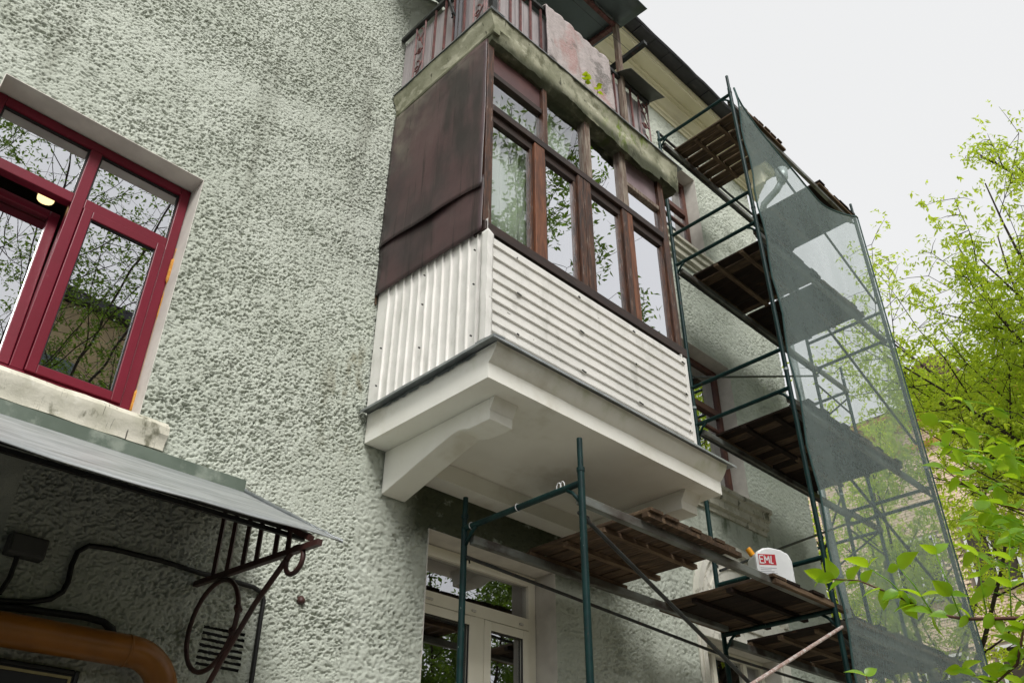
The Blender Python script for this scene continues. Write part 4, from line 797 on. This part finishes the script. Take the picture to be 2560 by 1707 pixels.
# ------------------------------------------------------------------ trees
def make_tree(name, label, base, trunk_h, limbs, leaf_mat, leaf_len, n_leaf, seed, r0=.13, droop=.8, group='trees in the yard', side=7, spread=1.0, twig_leaf=4):
    rr = random.Random(seed); rg = np.random.default_rng(seed)
    T = root(name, label, 'tree', (base[0], base[1], -H), group)
    top = Vector((base[0], base[1], trunk_h))
    mid = Vector((base[0] + .15, base[1] - .1, trunk_h * .4 - H * .6))
    MB().tube([(base[0], base[1], -H), tuple(mid), tuple(top)], [r0 * 1.25, r0 * 1.0, r0 * .8], 10).build('trunk', M_bark, T, smooth=True)
    anchors = []
    thin_from = None
    for (st, d, L) in limbs:
        if st is not None: thin_from = len(anchors)
        m_ = MB(); p = top.copy() if st is None else Vector(st); d = Vector(d).normalized(); pts = [p.copy()]; nseg = 9
        for i in range(nseg):
            d = (d + Vector((rr.uniform(-.12, .12), rr.uniform(-.12, .12), rr.uniform(-.06, .10)))).normalized(); p = p + d * L / nseg; pts.append(p.copy())
        if st is not None:
            m_.tube([tuple(top), tuple((top + pts[0]) / 2 + Vector((0, 0, -.2))), tuple(pts[0])], [r0 * .5, r0 * .42, r0 * .38], 7)
        rad = [r0 * .42 * (1 - .88 * i / nseg) + .004 for i in range(nseg + 1)]; m_.tube(pts, rad, 7)
        for k in range(side):
            t = .18 + .8 * k / side + rr.uniform(-.05, .05); i = min(int(t * nseg), nseg - 1); q = pts[i].lerp(pts[i + 1], t * nseg - i)
            dd = (pts[i + 1] - pts[i]).normalized(); sv = Vector((rr.uniform(-1, 1), rr.uniform(-1, 1), rr.uniform(-.5, .9))); sv = (sv - dd * sv.dot(dd)).normalized()
            e = (dd * .75 + sv * .8 * spread).normalized(); Ls = L * rr.uniform(.22, .42) * (1.15 - .6 * t); bp = [q.copy()]
            for j in range(5):
                e = (e + Vector((rr.uniform(-.18, .18), rr.uniform(-.18, .18), rr.uniform(-.06, .12)))).normalized(); q = q + e * Ls / 5; bp.append(q.copy())
            m_.tube(bp, [max(.0045, rad[i] * .5 * (1 - .8 * j / 5)) for j in range(6)], 5)
            for j in range(1, 6):
                anchors.append((bp[j], .16))
                for _ in range(2):
                    tv = Vector((rr.uniform(-1, 1), rr.uniform(-1, 1), rr.uniform(-.4, .8))).normalized(); Lt = rr.uniform(.18, .5) * Ls / 1.2
                    tp = bp[j] + tv * Lt; mpt = bp[j] + tv * Lt * .5 + Vector((0, 0, .03)); m_.tube([bp[j], mpt, tp], [.005, .004, .002], 4, cap=False)
                    anchors += [(mpt, .10), (tp, .10), (bp[j].lerp(tp, .78), .1)]
        anchors.append((pts[-1], .12)); m_.build('branch', M_bark, T, smooth=True)
    if thin_from is not None: anchors = anchors[:thin_from] + anchors[thin_from::3]
    A = np.array([tuple(a[0]) for a in anchors]); sgm = np.array([a[1] for a in anchors])
    ncl = n_leaf // twig_leaf; idx = rg.integers(0, len(A), ncl); P = A[idx] + rg.normal(0, 1, (ncl, 3)) * sgm[idx][:, None]
    P = np.repeat(P, twig_leaf, 0); n = len(P)
    dv = rg.normal(0, 1, (n, 3)); dv[:, 2] = dv[:, 2] * .6 - droop; dv /= np.linalg.norm(dv, axis=1)[:, None]
    sv = np.cross(dv, rg.normal(0, 1, (n, 3))); sv /= np.linalg.norm(sv, axis=1)[:, None] + 1e-9; nv = np.cross(sv, dv)
    Ln = leaf_len * rg.uniform(.6, 1.25, n)[:, None]; P = P + rg.normal(0, leaf_len * .25, (n, 3))
    v0 = P; v1 = P + dv * Ln * .42 + sv * Ln * .20 + nv * Ln * .05; v2 = P + dv * Ln + nv * Ln * -.10; v3 = P + dv * Ln * .42 - sv * Ln * .20 + nv * Ln * .05
    V = np.stack([v0, v1, v2, v3], 1).reshape(-1, 3); V[:, 2] += H; F = np.arange(4 * n).reshape(-1, 4)
    np_mesh('crown', V, F, leaf_mat, T, smooth=False)
    return T
# main maple at the right: limbs sweep up and to the left
b0 = (12.6, .55)
make_tree('maple_tree', 'lime green ash-leaved maple with long rising branches at the right', b0, 2.2,
    [(None, (.30, .62, .75), 7.6), (None, (.05, .50, .95), 8.0), (None, (.25, .34, 1.05), 6.4), (None, (.1, .16, 1.2), 5.8), (None, (-.05, .05, 1.1), 5.4), (None, (.5, .25, .9), 6.6), (None, (.6, .55, .8), 7), (None, (-.1, .35, .75), 5.5),
     (None, (.2, .5, 1.1), 7.2), (None, (.0, .25, .95), 5.8), (None, (.3, .12, .8), 5.6), (None, (.02, .60, .82), 7.6), (None, (.0, .40, .90), 7.6), (None, (-.02, .28, .93), 6.6), (None, (.06, .46, .86), 7.6), (None, (.05, .52, .72), 6.8), (None, (.15, .60, .9), 8.0), (None, (.3, .5, .85), 7.2), (None, (.1, .40, .8), 6.6), ((12.9, .75, 8.6), (-.06, .60, .80), 2.2)],
    M_leafm, .086, 70000, 5, droop=.75, side=9)
make_tree('maple_tree', 'lime green ash-leaved maple standing behind the green net', (17.5, 6.6), 2.6,
    [(None, (-.2, .3, 1), 6.4), (None, (.2, -.35, 1), 6.8), (None, (-.1, -.55, .9), 6.0), (None, (0, .7, .8), 6.0), (None, (-.5, -.2, .9), 5.6), (None, (.3, .15, 1.1), 7.2), (None, (-.2, 1.0, .4), 5.5), (None, (-.7, .1, .5), 4.5)],
    M_leafm, .10, 32000, 9, droop=.7, side=9)
make_tree('maple_tree', 'low lime green maple in front of the brick house', (19.5, 2.6), 1.0,
    [(None, (-.2, .5, .8), 5.0), (None, (-.2, .9, .5), 5.0), (None, (.2, .1, 1), 6.0), (None, (-.1, -.5, 1), 5.5), (None, (-.4, .6, .9), 5.5), (None, (-.3, .25, 1.0), 6.0)],
    M_leafm, .10, 2500, 17, droop=.6, side=7)
# trees behind the viewer, mirrored in the glass
make_tree('yard_tree', 'tall leafy tree in the yard opposite the glazed balcony', (11.2, -5.2), 6.5,
    [(None, (-.55, .50, .9), 8.0), (None, (-.70, .55, .8), 7.5), (None, (-.42, .62, 1.0), 8.5), (None, (-.62, .36, 1.05), 8.5), (None, (-.35, .5, 1.3), 9.5), (None, (-.5, .3, 1.4), 9.5), (None, (.1, .6, .8), 5.0), (None, (-.8, .3, .6), 6.5)],
    M_leafd, .14, 15000, 23, r0=.075, droop=.4, side=8, spread=1.2)
make_tree('yard_tree', 'sparse tree with thin rising branches opposite the red window', (3.0, -6.5), 4.5,
    [(None, (-.3, .1, 1), 12.0), (None, (.2, .2, 1), 12.5), (None, (-.6, .2, .9), 9.0), (None, (.6, .1, .9), 9.0), (None, (0, .35, 1), 11.5), (None, (.9, .2, .6), 6.0), (None, (-.9, .1, .6), 6.0), (None, (.1, .3, 1.2), 12.0), (None, (-.15, .25, .7), 8), (None, (.4, .3, .7), 8), (None, (-.12, .3, 1.1), 12), (None, (-.4, .3, 1.1), 11.5)],
    M_leafd, .09, 52000, 31, r0=.075, droop=.4, side=13)
make_tree('yard_tree', 'dense tree opposite the ground floor windows', (14.5, -7.5), 1.8,
    [(None, (-.5, .3, .8), 6.0), (None, (.5, .3, .8), 6.0), (None, (0, .5, 1), 6.5), (None, (-.8, .2, .4), 5), (None, (.8, .3, .4), 5), (None, (0, -.2, 1), 6.5)],
    M_leafd, .14, 26000, 41, droop=.4, side=8)
# leafy screens added out of direct view to block low sky, deepening canopy shade
hv = np.random.default_rng(3); nh = 36000
for nm, lb, (x0, x1, y0, y1) in (('sky_block_hedge', 'tall dark leafy screen added along the far side of the yard to block low sky', (-16, 34, -12.2, -11)), ('sky_block_hedge', 'tall dark leafy screen added on the left of the yard to block low sky', (-16, -14.8, -10.9, 2))):
    Hd = root(nm, lb, 'sky_block_hedge', ((x0 + x1) / 2, (y0 + y1) / 2, -H)); MB().box(x0 + .2, x1 - .2, y0 + .2, y1 - .2, -H, 4.4).build('core', M_leafd, Hd)
    P = np.stack([hv.uniform(x0, x1, nh), hv.uniform(y0, y1, nh), hv.uniform(0, 6.3, nh)], 1); dv = hv.normal(0, 1, (nh, 3)); dv /= np.linalg.norm(dv, axis=1)[:, None]; sv = np.cross(dv, hv.normal(0, 1, (nh, 3))); sv /= np.linalg.norm(sv, axis=1)[:, None]
    V = np.stack([P, P + dv * .09 + sv * .06, P + dv * .18, P + dv * .09 - sv * .06], 1).reshape(-1, 3); np_mesh('foliage', V, np.arange(4 * nh).reshape(-1, 4), M_leafd, Hd, smooth=False)

# ------------------------------------------------------------------ foreground shrub
SH = root('shrub', 'leafy shrub with red-brown twigs reaching in at the lower right', 'shrub', (2.9, -.35, -H))
LM = [leaf_mesh('leaf', M_leafs, .052, .034, .3, .3, seed=i) for i in range(4)]
# points along viewing directions of the twigs, at true distances
DIRS = dict(tip=(1.985, .94, .683), m1=(2.02, .872, .671), m2=(2.062, .804, .627), m3=(2.092, .755, .585), m4=(2.12, .692, .564), m5=(2.156, .581, .551))
def sc_(v, k): return tuple(x * k for x in v)
main = [sc_(DIRS['tip'], 1.12), sc_(DIRS['m1'], 1.12), sc_(DIRS['m2'], 1.11), sc_(DIRS['m3'], 1.10), sc_(DIRS['m4'], 1.08), sc_(DIRS['m5'], 1.06), (2.40, .42, .56), (2.60, .05, .30), (2.80, -.25, -.5), (2.88, -.33, -H)]
MB().tube(main, [.0018, .0022, .0028, .0034, .0042, .005, .006, .008, .011, .013], 8).build('stem', M_twig, SH, smooth=True)
rl = random.Random(4)
def lerp(a, b, t): return tuple(x + (y - x) * t for x, y in zip(a, b))
def leafpair(p, axis, s=1.0):
    for sg in (-1, 1):
        d = Vector(axis) * .35 + Vector((-.15, .1, 0)) + Vector((.75, -.72, 0)) * sg * rl.uniform(.3, .8) + Vector((0, 0, rl.uniform(-.5, .55)))
        put_leaf(rl.choice(LM), SH, p, d, rl.uniform(-1.1, 1.1), s * rl.uniform(.75, 1.3))
for i in range(6):
    for t in ((.1, .55) if i else (0, .3, .7)):
        p = lerp(main[i], main[i + 1], t); leafpair(p, (-.6, .7, .1), .95)
def spur(p0, p1, n, s=1.0, r=.0018):
    md = lerp(p0, p1, .5); md = (md[0], md[1], md[2] + .012); MB().tube([p0, md, p1], [r, r * .85, r * .6], 6).build('stem', M_twig if r > .002 else M_leafs, SH, smooth=True)
    for i in range(n): leafpair(lerp(p0, p1, .35 + .65 * i / max(1, n - 1)), tuple(b - a for a, b in zip(p0, p1)), s)
for i, (t, up) in enumerate(((2.5, .10), (3.1, .12), (3.9, .16), (4.4, .15), (4.8, .2), (5.2, .26))):
    a = int(t); p0 = lerp(main[a], main[a + 1], t - a); spur(p0, (p0[0] - .06 + .02 * i, p0[1] + .07 - .03 * i, p0[2] + up), 2 + (i > 2))
# second stem, higher, at the right edge, and low shoots at the bottom edge
def ds(v, k): n_ = math.sqrt(sum(x * x for x in v)); return tuple(x / n_ * k for x in v)
st2 = [ds((.958, .292, .42), 2.75), ds((.962, .27, .385), 2.72), ds((.968, .25, .365), 2.7), ds((.972, .225, .35), 2.68), (2.55, .40, .86), (2.72, .1, .3), (2.86, -.3, -H)]
MB().tube(st2, [.0015, .002, .0027, .0033, .004, .007, .011], 7).build('stem', M_twig, SH, smooth=True)
for i in range(5):
    for t in (.15, .65): leafpair(lerp(st2[i], st2[i + 1], t), (-.5, .6, .3), 1.05)
st3 = [ds((.945, .328, .205), 2.6), ds((.955, .30, .19), 2.6), ds((.962, .278, .205), 2.6), ds((.966, .262, .24), 2.6), (2.62, .5, .55), (2.75, .1, .1), (2.9, -.3, -H)]
MB().tube(st3, [.002, .003, .004, .005, .006, .008, .011], 7).build('stem', M_twig, SH, smooth=True)
for i in range(4):
    for t in (.1, .5, .85): leafpair(lerp(st3[i], st3[i + 1], t), (-.5, .6, .3), 1.0)
for v in ((.905, .405, .205), (.93, .365, .175), (.955, .30, .155), (.96, .285, .17)):
    q0 = ds(v, 2.55); q1 = (q0[0] + .02, q0[1] - .02, q0[2] - .25); spur(q1, q0, 3, .95, .0025)
    MB().tube([q1, (q1[0] + .2, q1[1] - .4, q1[2] - .8), (2.9, -.33, -H)], [.0026, .005, .009], 6).build('stem', M_twig, SH, smooth=True)
for _ in range(44):                                  # fill at the right edge
    az = rl.uniform(.21, .285); el = rl.uniform(.17, .50); p = ds((math.sqrt(1 - az * az), az, el), rl.uniform(2.5, 2.95)); leafpair(p, (-.4, .5, .4), 1.0); spur((p[0] + .05, p[1] - .09, p[2] - .06), p, 1, .8)
